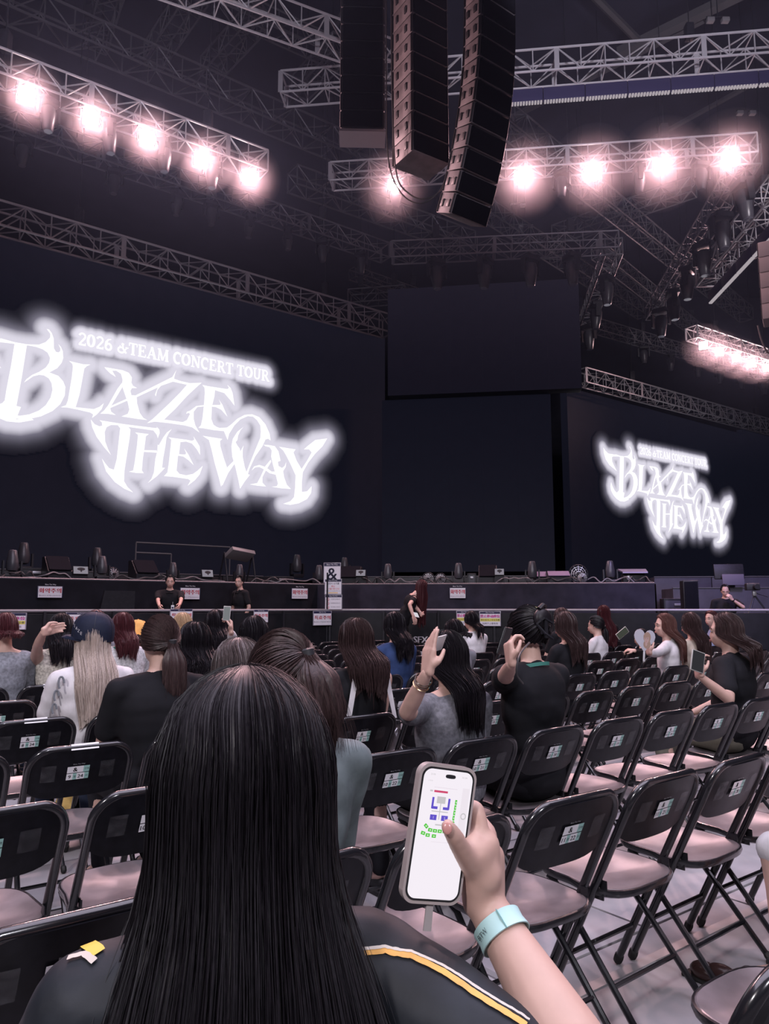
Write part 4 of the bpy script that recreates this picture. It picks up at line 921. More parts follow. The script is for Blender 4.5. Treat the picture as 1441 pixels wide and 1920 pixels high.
# ================================================================== PEOPLE
SKIN = {'light': mat('light_skin', (.56, .36, .30), .5, 0, .08, 14), 'mid': mat('warm_skin', (.56, .35, .29), .5, 0, .08, 14)}
def hair_mat(nm, c, c2): return mat('hair_' + nm, c, .44, 0, 1, 60, .0, col2=c2, stretch=(6, 6, .35), spec=.30)
HM = {'black': hair_mat('black', (.006, .005, .007), (.015, .012, .016)), 'brown': hair_mat('dark_brown', (.022, .013, .014), (.060, .036, .036)),
      'auburn': hair_mat('auburn', (.055, .022, .02), (.125, .055, .045)), 'red': hair_mat('dark_red', (.03, .008, .010), (.085, .022, .028)),
      'blond': hair_mat('ash_blond', (.34, .27, .23), (.58, .49, .44)), 'gold': hair_mat('golden_blond', (.30, .19, .11), (.52, .38, .24)), 'ash': hair_mat('ash_brown', (.05, .04, .04), (.13, .10, .10))}
def cloth(nm, c, r=.85, v=.12, sc=14, b=.15): return mat('cloth_' + nm, c, r, 0, v, sc, b, spec=.2)
def wrinkle(me, amp=.005, seed=0, f=1.):
    n = len(me.vertices); co = np.empty(n * 3, dtype=np.float32); me.vertices.foreach_get('co', co); co = co.reshape(-1, 3); nr = np.empty(n * 3, dtype=np.float32); me.vertices.foreach_get('normal', nr); nr = nr.reshape(-1, 3)
    r = np.random.default_rng(seed); d = np.zeros(n)
    for k in range(7):
        v = r.normal(0, 1, 3); v /= np.linalg.norm(v); w3 = r.normal(0, 1, 3); fr = f * (12 + 9 * k); a = 1 / (1 + .35 * k)
        d += a * (1 - 2 * np.abs(np.sin(co @ v * fr * .5 + r.random() * 6 + .9 * np.sin(co @ w3 * 7 + r.random() * 6)))) 
    co += nr * (d * amp * .35)[:, None]; me.vertices.foreach_set('co', co.ravel()); me.update()
M_eye = mat('eye_white', (.28, .26, .25), .4); M_iris = mat('dark_iris', (.02, .015, .012), .2); M_lip = mat('lips', (.38, .14, .13), .45); M_brow = mat('eyebrow', (.015, .012, .012), .7)
M_shoe = mat('shoe_black', (.02, .02, .022), .5)
def smooth(a, b, x): t = max(0., min(1., (x - a) / (b - a))); return t * t * (3 - 2 * t)
def ik(sh, hd, l1, l2, pole):
    sh, hd = V(sh), V(hd); d = hd - sh; L = min(d.length, (l1 + l2) * .998); d = d.normalized(); hd = sh + d * L
    a = (l1 * l1 - l2 * l2 + L * L) / (2 * L); h = math.sqrt(max(0, l1 * l1 - a * a)); p = V(pole); p = (p - d * p.dot(d)).normalized()
    return sh + d * a + p * h, hd
def hand(mb, wr, d, n, side, curl=(.5, .5, .5, .5), s_=1., spread=.0, thumb=.5):
    """palm, four unequal fingers with knuckle bends, thumb from the side of the palm. d: towards fingers, n: palm faces n, side: thumb side vector"""
    d, n = V(d).normalized(), V(n).normalized(); t = side; n = (n - d * n.dot(d)).normalized(); t = (V(t) - d * V(t).dot(d)); t = (t - n * t.dot(n)).normalized()
    L = .085 * s_; offs = (.030, .010, -.010, -.028); lens = (.040, .045, .042, .033)
    for o in offs: mb.cone(wr + t * o * .6, .018 * s_, wr + d * L + t * o * s_, .0125 * s_, 10)
    mb.ell(wr + d * L * .5 + n * .006, (.02, .02, .02), n=10, m=6)
    for o, ln, c in zip(offs, lens, curl):
        p = wr + d * L + t * o * s_; a = 0; dd = d + t * (o * spread * 12); dd.normalize(); r = .0095 * s_
        for k, f in enumerate((1., .62, .5)):
            a += c * (.8 if k == 0 else 1.); q = p + (dd * math.cos(a) + n * math.sin(a)) * ln * f * s_; mb.cone(p, r, q, r * .9, 8); r *= .9; p = q
    p = wr + d * .022 * s_ + t * .024 * s_; q = p + (t * .75 + d * .6 + n * .35).normalized() * .038 * s_; mb.cone(p, .0145 * s_, q, .0115 * s_, 10)
    q2 = q + (d * .8 + t * (.4 - thumb * .8) + n * (.2 + thumb * .5)).normalized() * .030 * s_; mb.cone(q, .0112 * s_, q2, .0098 * s_, 10)
    q3 = q2 + (d * .8 + t * (.2 - thumb) + n * (.2 + thumb * .5)).normalized() * .024 * s_; mb.cone(q2, .0098 * s_, q3, .0082 * s_, 10)
def rings_noise(n, seed, octs=((9, .35), (23, .35), (61, .5), (140, .5))):
    r = np.random.default_rng(seed); x = np.arange(n) / n; out = np.zeros(n)
    for f, a in octs:
        ph = r.random(3) * 6.28; f1 = int(f * (1 + .3 * r.random())); out += a * (np.sin(2 * np.pi * f1 * x + ph[0]) + .5 * np.sin(2 * np.pi * (f1 * 2 + 1) * x + ph[1]))
    out += r.normal(0, .35, n); return out
def hair(root, hc, R, m, z_end, W=1.0, D=1.0, yaw=0., seed=1, pitch=0., wave=0., strands=120, cols=150, rows=34, front=122, comb=.62, style='long', back_y=-.15, hang=False, tie=None, tail_end=None, tail_r=.035, thick=1.12, drape=None, loose=.004, relief=.0035, ragged=.06, name='hair', shw=1.25, part=0., thin=1.):
    rg = np.random.default_rng(seed); rx, ry, rz = [a * thick for a in R]; nz = rings_noise(cols, seed) if cols < 600 else rings_noise(cols, seed, ((15, .3), (70, .25), (190, .35), (330, .5))); Ry = Matrix.Rotation(yaw, 3, 'Z'); Rp = Matrix.Rotation(pitch, 3, 'X')
    Rh = Ry @ Rp
    if style in ('long', 'bob'):
        endj = rg.normal(0, 1, cols) * ragged * .4 + np.interp(np.arange(cols), np.linspace(0, cols, 14), rg.normal(0, 1, 14)) * ragged * .5
        th0 = math.radians(98); nh = rows // 3
        crown = V((part * rx, -.25 * ry, rz * .97))
        def pt(u, t, extra=0., zj=0., dx=0.):
            """u in -1..1 round the head from front to front via the back, t 0..1 from crown to tip"""
            ph = u * math.pi; k = t * 3
            if k <= 1:
                th = th0 * k; f = smooth(.3, .75, k); fr = math.radians(front); p2 = ph * (1 + (fr / math.pi - 1) * f)
                e = 1 + extra / rx
                v = V((math.sin(th) * math.sin(p2) * rx * e, -math.sin(th) * math.cos(p2) * ry * e, math.cos(th) * rz * e))
                v += crown * 0 + V((part * .02 * (1 - k), 0, 0)); return hc + Rh @ v
            g = (t - 1 / 3) * 1.5; fr = math.radians(front); a0 = ph * fr / math.pi; e = 1 + extra / rx
            v0 = V((math.sin(th0) * math.sin(a0) * rx * e, -math.sin(th0) * math.cos(a0) * ry * e, math.cos(th0) * rz * e)); p0 = Rh @ v0
            aa = a0 * (1 - (1 - comb) * smooth(0, .55, g)); ze = z_end + zj; z0 = (hc + p0).z; z = z0 + (ze - z0) * g
            wx = rx * (1 + (shw * W - 1) * smooth(.05, .6, g)) * (1 - .22 * smooth(.6, 1, g)); dy = ry * (1 - .45 * smooth(0, .8, g)) * D
            yb = back_y if back_y is not None else -.1; x = math.sin(aa) * (wx + extra); y = -math.cos(aa) * (dy + extra)
            yo = (yb + dy * .6) * smooth(.05, .6, g)
            q = Ry @ V((x, y, 0)); q = V((hc.x * (1 - .35 * smooth(0, .8, g)) + q.x, hc.y * (1 - smooth(0, .7, g)) + q.y + yo, z))
            if hang: q.y += hc.y * smooth(0, .7, g) - yo
            if g < .3:
                b = smooth(0, .3, g); q = (hc + p0 + V((0, 0, z - z0))) * (1 - b) + q * b
            if wave: q.x += wave * math.sin(g * 15 + u * 9) * g; q.y += wave * .6 * math.cos(g * 13 + u * 7) * g
            if drape: q = drape(q, u, g)
            return q
        vs = []
        for i in range(rows + 1):
            t = i / rows
            for j in range(cols):
                u = j / cols * 2 - 1; ex = relief * nz[j] * smooth(.02, .25, t) * (1 + .25 * math.sin(t * 9 + j)) + .003 * math.sin(t * 11 + u * 17 + seed) * t
                vs.append(pt(u, t, ex, endj[j] * smooth(.4, 1, t)))
        fs = [(i * cols + j, (i + 1) * cols + j, (i + 1) * cols + (j + 1) % cols, i * cols + (j + 1) % cols) for i in range(rows) for j in range(cols)]
        vs.append(sum((vs[rows * cols + j] for j in range(cols)), V()) / cols + V((0, 0, .05))); k = len(vs) - 1
        fs += [(rows * cols + j, k, rows * cols + (j + 1) % cols) for j in range(cols)]
        mb = MB().add(vs, fs)
        for s_ in range(strands):
            u = rg.uniform(-.98, .98); t0 = rg.uniform(.0, .45); t1 = min(1.02, t0 + rg.uniform(.35, .8)); n = 9; ex0 = rg.uniform(.001, 1) * loose; du = rg.normal(0, .02); zj = rg.normal(0, ragged * .6); wd = rg.uniform(.0006, .0022) * thin
            pts = [pt(u + du * math.sin(a * 3), t0 + (t1 - t0) * a, .002 + ex0 * (math.sin(a * 3.1) if t1 < .95 else a) + .001, zj * a) for a in [i / n for i in range(n + 1)]]
            mb.tube(pts, [wd * (.3 + math.sin(math.pi * min(.98, .06 + i / n * .9))) for i in range(n + 1)], 3, cap=False)
    else:      # combed back to a tie point
        tv = V(tie).normalized(); q_ = tv.orthogonal().normalized(); w_ = tv.cross(q_); tp = V((tv.x * rx, tv.y * ry, tv.z * rz))
        fc = {}
        def pt(u, t, ex=0.):
            a = u * math.pi; e = q_ * math.cos(a) + w_ * math.sin(a)
            # how far this strand's root is from the tie: stop at the hairline
            far = 2.6
            ku = round(u, 5)
            if ku in fc: far = fc[ku]
            else:
                for ti in range(21):
                    th = .6 + ti * .1; v = tv * math.cos(th) + e * math.sin(th)
                    if (v.y > .62 and v.z < .75) or v.z < -.5 or (v.y > .15 and v.z < -.05): far = th; break
                fc[ku] = far
            th = far * (1 - t); v = tv * math.cos(th) + e * math.sin(th)
            return hc + Rh @ V((v.x * (rx + ex), v.y * (ry + ex), v.z * (rz + ex)))
        vs = []
        for i in range(rows + 1):
            for j in range(cols): vs.append(pt(j / cols * 2 - 1, i / rows, relief * nz[j] * (1 - (i / rows) ** 4) * (1 + .3 * math.sin(i + j))))
        fs = [(i * cols + j, (i + 1) * cols + j, (i + 1) * cols + (j + 1) % cols, i * cols + (j + 1) % cols) for i in range(rows) for j in range(cols)]
        mb = MB().add(vs, fs)
        for s_ in range(strands):
            u = rg.uniform(-1, 1); t0 = rg.uniform(0, .5); n = 7; ex = rg.uniform(.0, 1) * loose; wd = rg.uniform(.0006, .0018)
            mb.tube([pt(u, t0 + (1 - t0) * .9 * i / n, .002 + ex * math.sin(3.14 * i / n)) for i in range(n + 1)], [wd * (.4 + math.sin(3.14 * i / n)) for i in range(n + 1)], 3, cap=False)
    o = mb.build(name, m, root, True, False)
    if style == 'tail':
        tw = hc + Rh @ tp; te = V(tail_end); mid = tw * .5 + te * .5 + Rh @ V((0, -.055, .03)); n = 22; c2 = 56; nn = rings_noise(c2, seed + 5, ((5, .5), (13, .5), (27, .4))); ej = rg.normal(0, .5, c2); tb = MB(); vs = []
        def path(t): return tw * (1 - t) ** 2 + mid * 2 * t * (1 - t) + te * t * t
        for i in range(n + 1):
            t = i / n; c = path(t); r = tail_r * (.42 + .85 * smooth(0, .35, t) - .75 * smooth(.6, 1, t) ** 1.5)
            for j in range(c2):
                a = j / c2 * 2 * math.pi; rr = r * (1 + .10 * nn[j]); vs.append(c + V((math.cos(a) * rr * 1.1, math.sin(a) * rr * .75, -abs(ej[j]) * .05 * t ** 3 + (wave or .0) * math.sin(t * 9) * t)))
        fs = [(i * c2 + j, i * c2 + (j + 1) % c2, (i + 1) * c2 + (j + 1) % c2, (i + 1) * c2 + j) for i in range(n) for j in range(c2)]
        tb.add(vs, fs)
        for s_ in range(int(strands * .5)):
            a = rg.uniform(0, 6.28); rr = rg.uniform(.95, 1.25) * tail_r; e = rg.normal(0, .02, 2)
            tb.tube([path(t) + V((math.cos(a) * rr * (.5 + .6 * t) + e[0] * t, math.sin(a) * rr * .7 * (.5 + .6 * t) + e[1] * t, -.03 * t * t)) for t in [i / 8 for i in range(9)]], [.001 * (1.1 - t) for t in [i / 8 for i in range(9)]], 3, cap=False)
        tb.build('ponytail', m, root, True, False)
        MB().lathe([(.012, -.012), (.021, -.008), (.021, .008), (.012, .012)], 14, tw, (te - tw).to_track_quat('Z', 'Y').to_matrix()).build('hair_tie', M_blk, root)
    return o
NP = [0]
def person(label, x=None, row=None, top=None, pos=None, H=None, Y=0., yaw=0., stand=False, skin='light', shirt=None, shirt_nm='shirt', sleeve='short', pants=None, neck_open=0., lean=0., side=0., head_yaw=0., head_pitch=0.,
           Lh=None, Rh=None, Lcurl=.5, Rcurl=.5, Lpole=None, Rpole=None, Lhand=None, Rhand=None, h=None, vox=.013, face=True, width=1., bare=False, off=.19, group=None, lean_y=0., cuts=None, knee=None):
    """a seated or standing figure; the body is one continuous surface, clothing and hair are its children"""
    if row is not None:
        D = LAB0.dot(B) + (11 - row) * RS + off; r = ray(x, top + 40); base = O + r * (D / V((r.x, r.y, 0)).dot(B)); base.z = 0
        d = proj((base.x, base.y, 1.2))[2]; H = zpx(base, top)
    else: base = V((pos.x, pos.y, 0))
    root = thing('person', base, PHI + yaw, label, 'person', group); Mi = (Matrix.Translation(base) @ Matrix.Rotation(PHI + yaw, 4, 'Z')).inverted()
    loc = lambda p: Mi @ V(p)
    root['_h'] = H; zc = H - .118; zs = H - .325; zn = H - .255; hipz = .53 if not stand else .93
    sp = zs - hipz; ls = V((side, lean, 0))
    T_ = lambda z: V((side * smooth(hipz, zs, z), lean * smooth(hipz, zs, z) ** 1.2, 0))
    Wd = width; sk = MB(); w2 = .165 * Wd
    chest, waist, pelv = V((0, 0, zs - .14)), V((0, .01, hipz + sp * .42)), V((0, .02, hipz + .02))
    chest += T_(chest.z); waist += T_(waist.z)
    def torso(mb, g):
        mb.ell(chest, (w2 + g, .105 * Wd + g, .19 + g)); mb.ell(waist, (.135 * Wd + g, .098 * Wd + g, .20 + g)); mb.ell(pelv, (.165 * Wd + g, .12 * Wd + g, .135 + g))
        mb.cone(V((-.135 * Wd, 0, zs - .005)) + T_(zs), .052 + g, V((.135 * Wd, 0, zs - .005)) + T_(zs), .052 + g)
        mb.ell(chest + V((0, -.01, .06)), ((w2 + g) * 1.02, .095 * Wd + g, .14 + g))
    torso(sk, 0)
    nb = V((0, 0, zs + .01)) + T_(zs); hc = V((side * 1.05, lean * 1.25 + .035 + lean_y, zc)); Hy, Hp = Matrix.Rotation(head_yaw, 3, 'Z'), Matrix.Rotation(head_pitch, 3, 'X'); HR = Hy @ Hp
    nt = hc + HR @ V((0, -.028, -.075))
    sk.cone(nb, .060, nt, .050)
    for s_ in (-1, 1): sk.cone(nb + V((0, -.01, .04)), .042, V((s_ * .13 * Wd, 0, zs + .003)) + T_(zs), .046)
    sk.ell(hc + HR @ V((0, -.012, .02)), (.074, .092, .095), HR, 20, 14); sk.ell(hc + HR @ V((0, .022, -.032)), (.060, .066, .078), HR, 18, 12); sk.ell(hc + HR @ V((0, .048, -.082)), (.030, .028, .022), HR)
    if face:
        sk.cone(hc + HR @ V((0, .080, .0)), .008, hc + HR @ V((0, .093, -.032)), .0115, 10)
        for s_ in (-1, 1): sk.ell(hc + HR @ V((s_ * .074, -.008, -.012)), (.010, .018, .031), HR, 10, 8); sk.ell(hc + HR @ V((s_ * .036, .060, -.03)), (.02, .02, .02), HR, 10, 8); sk.cone(hc + HR @ V((s_ * .014, .084, .018)), .009, hc + HR @ V((s_ * .05, .066, .018)), .009, 8)
        sk.ell(hc + HR @ V((0, .082, -.062)), (.022, .012, .010), HR, 10, 8)
    tops = MB(); 
    if shirt: torso(tops, .013)
    if shirt and not neck_open:
        tops.cone(nb + V((0, -.012, .02)), .062, nb + V((0, -.012, .032)), .058)
        for s_ in (-1, 1): tops.cone(nb + V((0, -.012, .02)), .055, V((s_ * .135 * Wd, 0, zs + .006)) + T_(zs), .057)
    l1, l2 = .285, .245; hands_mb = MB(); info = {}
    for s_, tgt, cur, pole, hd in ((-1, Lh, Lcurl, Lpole, Lhand), (1, Rh, Rcurl, Rpole, Rhand)):
        sh = V((s_ * .172 * Wd, 0, zs - .012)) + T_(zs)
        if tgt is None: tgt = V((s_ * .10, .30, hipz + .10)) if not stand else V((s_ * .22, .06, zs - .51)); pole = pole or V((s_ * .7, -.5, -.5)); dn_ = (V((0, 1, -.1)) if not stand else V((0, .1, -1)), V((0, 0, -1)) if not stand else V((-s_, 0, 0)))
        else: tgt = loc(tgt) if tgt.length > 0 and not hasattr(tgt, 'loc_') else tgt; dn_ = None; pole = pole or V((s_ * .5, -.2, -1))
        el, wr = ik(sh, tgt, l1, l2, pole)
        sk.cone(sh, .049 * Wd, sh * .5 + el * .5, .043 * Wd); sk.cone(sh * .5 + el * .5, .043 * Wd, el, .035); m_ = el * .65 + wr * .35; sk.cone(el, .035, m_, .036); sk.cone(m_, .036, wr, .0245)
        fd = (wr - el).normalized()
        if hd: dd, nn = Mi.to_3x3() @ V(hd[0]), Mi.to_3x3() @ V(hd[1])
        elif dn_: dd, nn = dn_
        else: dd, nn = fd, V((-s_, 0, 0)) + V((0, -.3, 0))
        sv = dd.cross(nn) * (1 if s_ > 0 else -1)
        if hd and len(hd) > 2: sv = Mi.to_3x3() @ V(hd[2])
        hm_ = MB(); hand(hm_, wr + fd * .006, dd, nn, sv, (cur * .9, cur, cur, cur * 1.05) if not isinstance(cur, tuple) else cur); hands_mb.v, hands_mb.f, hands_mb.m = (hands_mb.add(hm_.v, hm_.f).v, hands_mb.f, hands_mb.m)
        info[s_] = (sh, el, wr)
        if shirt:
            if sleeve != 'none':
                tops.cone(sh, .060 * Wd, sh * .5 + el * .5, .056 * Wd if sleeve == 'short' else .053)
                if sleeve == 'short': tops.cone(sh * .5 + el * .5, .056 * Wd, sh * .32 + el * .68, .056 * Wd)
            if sleeve == 'long': tops.cone(sh * .5 + el * .5, .053, el, .047); tops.cone(el, .047, el * .5 + wr * .5, .044); tops.cone(el * .5 + wr * .5, .044, el * .12 + wr * .88, .036)
    # legs
    bt = MB()
    if pants: bt.ell(pelv + V((0, 0, -.03)), (.178 * Wd, .133, .12)); 
    for s_ in (-1, 1):
        if stand: hp, kn, ak, toe = V((s_ * .09, .01, hipz - .02)), V((s_ * .10, .02, .50)), V((s_ * .105, -.01, .09)), V((s_ * .12, .12, .035))
        else:
            hp, kn, ak, toe = V((s_ * .09, .05, .525)), V((s_ * .12, .46, .505)), V((s_ * .12, .40, .09)), V((s_ * .13, .53, .035))
            if knee: kn, ak, toe = kn + V(knee[0]) * 1, ak + V(knee[1]), toe + V(knee[1])
        sk.cone(hp, .082 * Wd, kn, .056); sk.cone(kn, .055, kn * .7 + ak * .3 + V((0, -.012, 0)), .053); sk.cone(kn * .7 + ak * .3 + V((0, -.012, 0)), .053, ak, .033); sk.cone(ak, .034, toe, .030)
        if pants:
            bt.cone(hp, .095 * Wd, kn * .5 + hp * .5, .085); bt.cone(kn * .5 + hp * .5, .085, kn, .070)
            if not bare: bt.cone(kn, .068, ak + V((0, 0, .03)), .052)
        MB().cone(ak + V((0, -.02, -.045)), .034, toe, .034, 14).bbox(((ak + toe) / 2 * V((1, 1, 0)).length / V((1, 1, 0)).length).xyz * V((1, 1, 0)).x if False else V(((ak.x + toe.x) / 2, (ak.y + toe.y) / 2, .012)), (.085, .22, .022), .008).build('shoe', M_shoe, root)
    body = remesh(sk, vox, 5, .5)
    hv = max(.0058, vox * .5); hme = remesh(hands_mb, hv, 2, .5)
    bm = bmesh.new(); bm.from_mesh(body); bm.from_mesh(hme); bm.to_mesh(body); bm.free(); body.polygons.foreach_set('use_smooth', [True] * len(body.polygons)); body.name = 'body'
    body.materials.clear(); body.materials.append(SKIN[skin]); link('body', body, root)
    if shirt: me = remesh(tops, max(.012, vox * .95), 6); wrinkle(me, .006, NP[0]); me.name = shirt_nm; me.materials.append(shirt); so = link(shirt_nm, me, root); info['shirt'] = so
    if pants: me = remesh(bt, .018, 4); wrinkle(me, .006, NP[0] + 50); me.materials.append(pants); link('trousers' if not bare else 'shorts', me, root)
    if face:
        for s_ in (-1, 1):
            e = MB().ell(hc + HR @ V((s_ * .031, .0755, .002)), (.0125, .008, .0045), HR, 12, 8).build('eye', M_eye, root); MB().ell(hc + HR @ V((s_ * .031, .0822, .002)), (.0058, .002, .0042), HR, 10, 6).build('iris', M_iris, e)
            MB().tube([hc + HR @ V((s_ * .015, .090, .024)), hc + HR @ V((s_ * .032, .089, .029)), hc + HR @ V((s_ * .049, .076, .024))], .0032, 5).build('eyebrow', M_brow, root)
        MB().ell(hc + HR @ V((0, .0925, -.0585)), (.020, .005, .0035), HR, 12, 6).ell(hc + HR @ V((0, .0925, -.0655)), (.018, .0055, .0045), HR, 12, 6).build('lips', M_lip, root)
    if h:
        h = dict(h); m = HM[h.pop('c')]; ze = h.pop('z', None); te = h.pop('te', None)
        if te is not None: te = hc + V(te)
        by = -(.105 * Wd + .035) 
        hair(root, hc + HR @ V((0, -.012, .02)), (.078, .096, .100), m, ze if ze is not None else H - .6, yaw=head_yaw, pitch=head_pitch, back_y=by + lean * .3, tail_end=te, seed=NP[0] + 3, **h)
    NP[0] += 1; info.update(root=root, hc=hc, HR=HR, loc=loc, H=H, nb=nb, base=base, zs=zs, Mi=Mi, T=T_)
    if row is not None: OCC[(row, x)] = label
    return info
def phone(p, ux, n, w_, h, label, case=M_blk, scr=None, group=None, st=None):
    ux, n = V(ux).normalized(), V(n).normalized(); n = (n - ux * n.dot(ux)).normalized(); uy = n.cross(ux); R = Matrix((ux, n * -1, uy)).transposed(); r = thing('phone', p, 0, label, 'phone', group)
    MB().bbox((0, 0, 0), (w_, .010, h), .0045, R=R).build('case', case, r)
    mb = MB(); rect(mb, n * .0056, w_ * .9, h * .93, ux, uy); mb.build('lit_screen', emis('phone_light', (.75, .74, .8), .9) if scr is None else scr, r, False, False)
    return r, R
def phone_back(p, ux, n, w_, h, label, m):
    ux, n = V(ux).normalized(), V(n).normalized(); uy = n.cross(ux); R = Matrix((ux, n * -1, uy)).transposed(); r = thing('phone', p, 0, label, 'phone'); MB().bbox((0, 0, 0), (w_, .010, h), .004, R=R).build('case', m, r)
    for k in range(2): MB().lathe([(0, .003), (.007, .003), (.007, 0)], 12, n * .005 + uy * (h * .38 - k * .02) - ux * w_ * .25, R @ Matrix.Rotation(math.radians(90), 3, 'X')).build('camera_lens', M_blk, r)
    return r
def lanyard(i, c=mat('green_lanyard', (.05, .22, .18), .6), wr=.072):
    nb, r = i['nb'], i['root']; mb = MB(); pts = []
    for k in range(20):
        a = k / 20 * 6.2832; p = nb + V((math.cos(a) * (wr + .008), math.sin(a) * wr * .95 - .008, .035 + .020 * -math.sin(a) - max(0, math.sin(a)) * .06)); pts.append(p)
    vs = []; 
    for p in pts: vs += [p + V((0, 0, .009)), p - V((0, 0, .009))]
    fs = [(2 * k, 2 * k + 1, (2 * k + 3) % 40, (2 * k + 2) % 40) for k in range(20)]
    mb.add(vs, fs); mb.build('lanyard', c, r, True, False)
C_blk = cloth('black', (.010, .010, .013)); C_wht = cloth('white', (.62, .60, .62)); C_gry = cloth('grey', (.20, .20, .23)); C_jean = cloth('dark_jeans', (.03, .04, .07)); C_blkp = cloth('black_trousers', (.014, .014, .018))

# ---- the woman right in front of the camera (custom right arm and hand holding the phone)
fgb = at_d(458, 1500, .93); fgb = V((fgb.x, fgb.y, 0)); fH = zpx(fgb, 1312)
def front_woman():
    global OCC
    base = fgb - V(B) * .0; root = thing('person', base, PHI - .35, 'woman with long black hair close to the camera, black jersey with yellow piping', 'person')
    Mi = (Matrix.Translation(base) @ Matrix.Rotation(PHI - .35, 4, 'Z')).inverted(); L = lambda p: Mi @ V(p)
    H = fH; zs = H - .335; sk = MB(); hip = .53; g = 0
    hc = V((0, .02, H - .118))
    def torso(mb, g):
        mb.ell(V((0, 0, zs - .14)), (.17 + g, .11 + g, .2 + g)); mb.ell(V((0, .02, zs - .32)), (.14 + g, .1 + g, .2 + g)); mb.ell(V((0, .04, .56)), (.17 + g, .125 + g, .14 + g)); mb.cone((-.15, 0, zs), .055 + g, (.15, 0, zs), .055 + g)
        for s_ in (-1, 1): mb.cone((s_ * .02, -.01, zs + .05), .045 + g * .6, (s_ * .15, 0, zs + .005), .05 + g)
    torso(sk, 0); sk.cone((0, 0, zs), .06, (0, -.005, H - .19), .052); sk.ell(hc + V((0, -.012, .02)), (.074, .092, .095), None, 20, 14); sk.ell(hc + V((0, .022, -.032)), (.06, .066, .078), None, 18, 12); sk.ell(hc + V((0, .048, -.082)), (.03, .028, .022))
    sk.cone(hc + V((0, .082, 0)), .008, hc + V((0, .101, -.034)), .0125, 10)
    for s_ in (-1, 1): sk.ell(hc + V((s_ * .074, -.008, -.012)), (.01, .018, .031), None, 10, 8)
    # right arm from measured sight lines
    W_ = lambda x, y, d: L(at_d(x, y, d))
    sh = V((.175, 0, zs - .01)); el = L(V((.262, .86, .80))); wr = W_(908, 1692, 1.0); m1 = el * .62 + wr * .38
    sk.cone(sh, .052, sh * .5 + el * .5, .046, 16); sk.cone(sh * .5 + el * .5, .046, el, .043, 16); sk.cone(el, .043, m1, .0445, 16); sk.cone(m1, .0445, el * .2 + wr * .8, .031, 16); sk.cone(el * .2 + wr * .8, .031, wr, .0262, 16)
    # palm
    for a, b, r1, r2 in (((912, 1690, 1.005), (908, 1585, 1.00), .0245, .021), ((900, 1690, .995), (893, 1600, .985), .025, .022), ((918, 1680, 1.012), (925, 1605, 1.02), .021, .016), ((905, 1640, .99), (885, 1588, .985), .026, .018)): sk.cone(W_(*a), r1, W_(*b), r2, 14)
    for path, rs in ((((893, 1632, .985), (868, 1598, .958), (851, 1568, .943), (839, 1549, .938)), (.0185, .0135, .0118, .0095)),                      # thumb
                     (((902, 1590, 1.0), (898, 1545, 1.006), (893, 1517, 1.012), (868, 1508, 1.03), (845, 1512, 1.032)), (.0155, .0125, .0110, .0095, .0085)),   # index, wraps behind
                     (((916, 1598, 1.01), (916, 1562, 1.025), (905, 1545, 1.035), (862, 1545, 1.04), (832, 1552, 1.038)), (.0145, .0118, .0105, .009, .008)),
                     (((922, 1612, 1.02), (920, 1590, 1.035), (900, 1580, 1.042), (855, 1586, 1.04), (828, 1592, 1.036)), (.0135, .0112, .010, .0088, .008)),
                     (((920, 1632, 1.025), (914, 1620, 1.038), (896, 1616, 1.042), (862, 1622, 1.04), (842, 1626, 1.036)), (.012, .010, .009, .008, .0072))):
        for k in range(len(path) - 1): sk.cone(W_(*path[k]), rs[k], W_(*path[k + 1]), rs[k + 1], 12)
    # left arm rests on the lap
    shl = V((-.175, 0, zs - .01)); ell_, wl = ik(shl, V((-.12, .33, .64)), .285, .245, V((-.8, -.3, -.5)))
    sk.cone(shl, .052, ell_, .040, 14); sk.cone(ell_, .04, wl, .026, 14); hand(sk, wl, V((.3, 1, -.1)), V((0, 0, -1)), V((1, 0, 0)), (.4, .4, .4, .4))
    for s_ in (-1, 1): sk.cone((s_ * .09, .05, .525), .085, (s_ * .12, .46, .505), .058); sk.cone((s_ * .12, .46, .505), .055, (s_ * .12, .42, .3), .05); sk.cone((s_ * .12, .42, .3), .05, (s_ * .12, .40, .09), .034); sk.cone((s_ * .12, .40, .08), .034, (s_ * .13, .53, .035), .03)
    me = remesh(sk, .0048, 4); me.materials.append(SKIN['light']); link('body', me, root)
    tp = MB(); torso(tp, .016); tp.cone(sh, .070, sh * .45 + el * .55, .066, 16); tp.cone(shl, .070, shl * .4 + ell_ * .6, .066, 16)
    me = remesh(tp, .008, 6); wrinkle(me, .006, 77); me.materials.append(mat('cloth_black_jersey', (.014, .017, .023), .6, 0, .5, 9, .25, spec=.35)); sh_o = link('jersey', me, root)
    # piping: follows the jersey shoulders (raycast onto its surface)
    bpy.context.view_layer.update()
    from mathutils.bvhtree import BVHTree
    bv = BVHTree.FromPolygons([v.co[:] for v in me.vertices], [p.vertices[:] for p in me.polygons])
    def on(p, up=.004):
        q, n, *_ = bv.find_nearest(p); return q + n * up, n
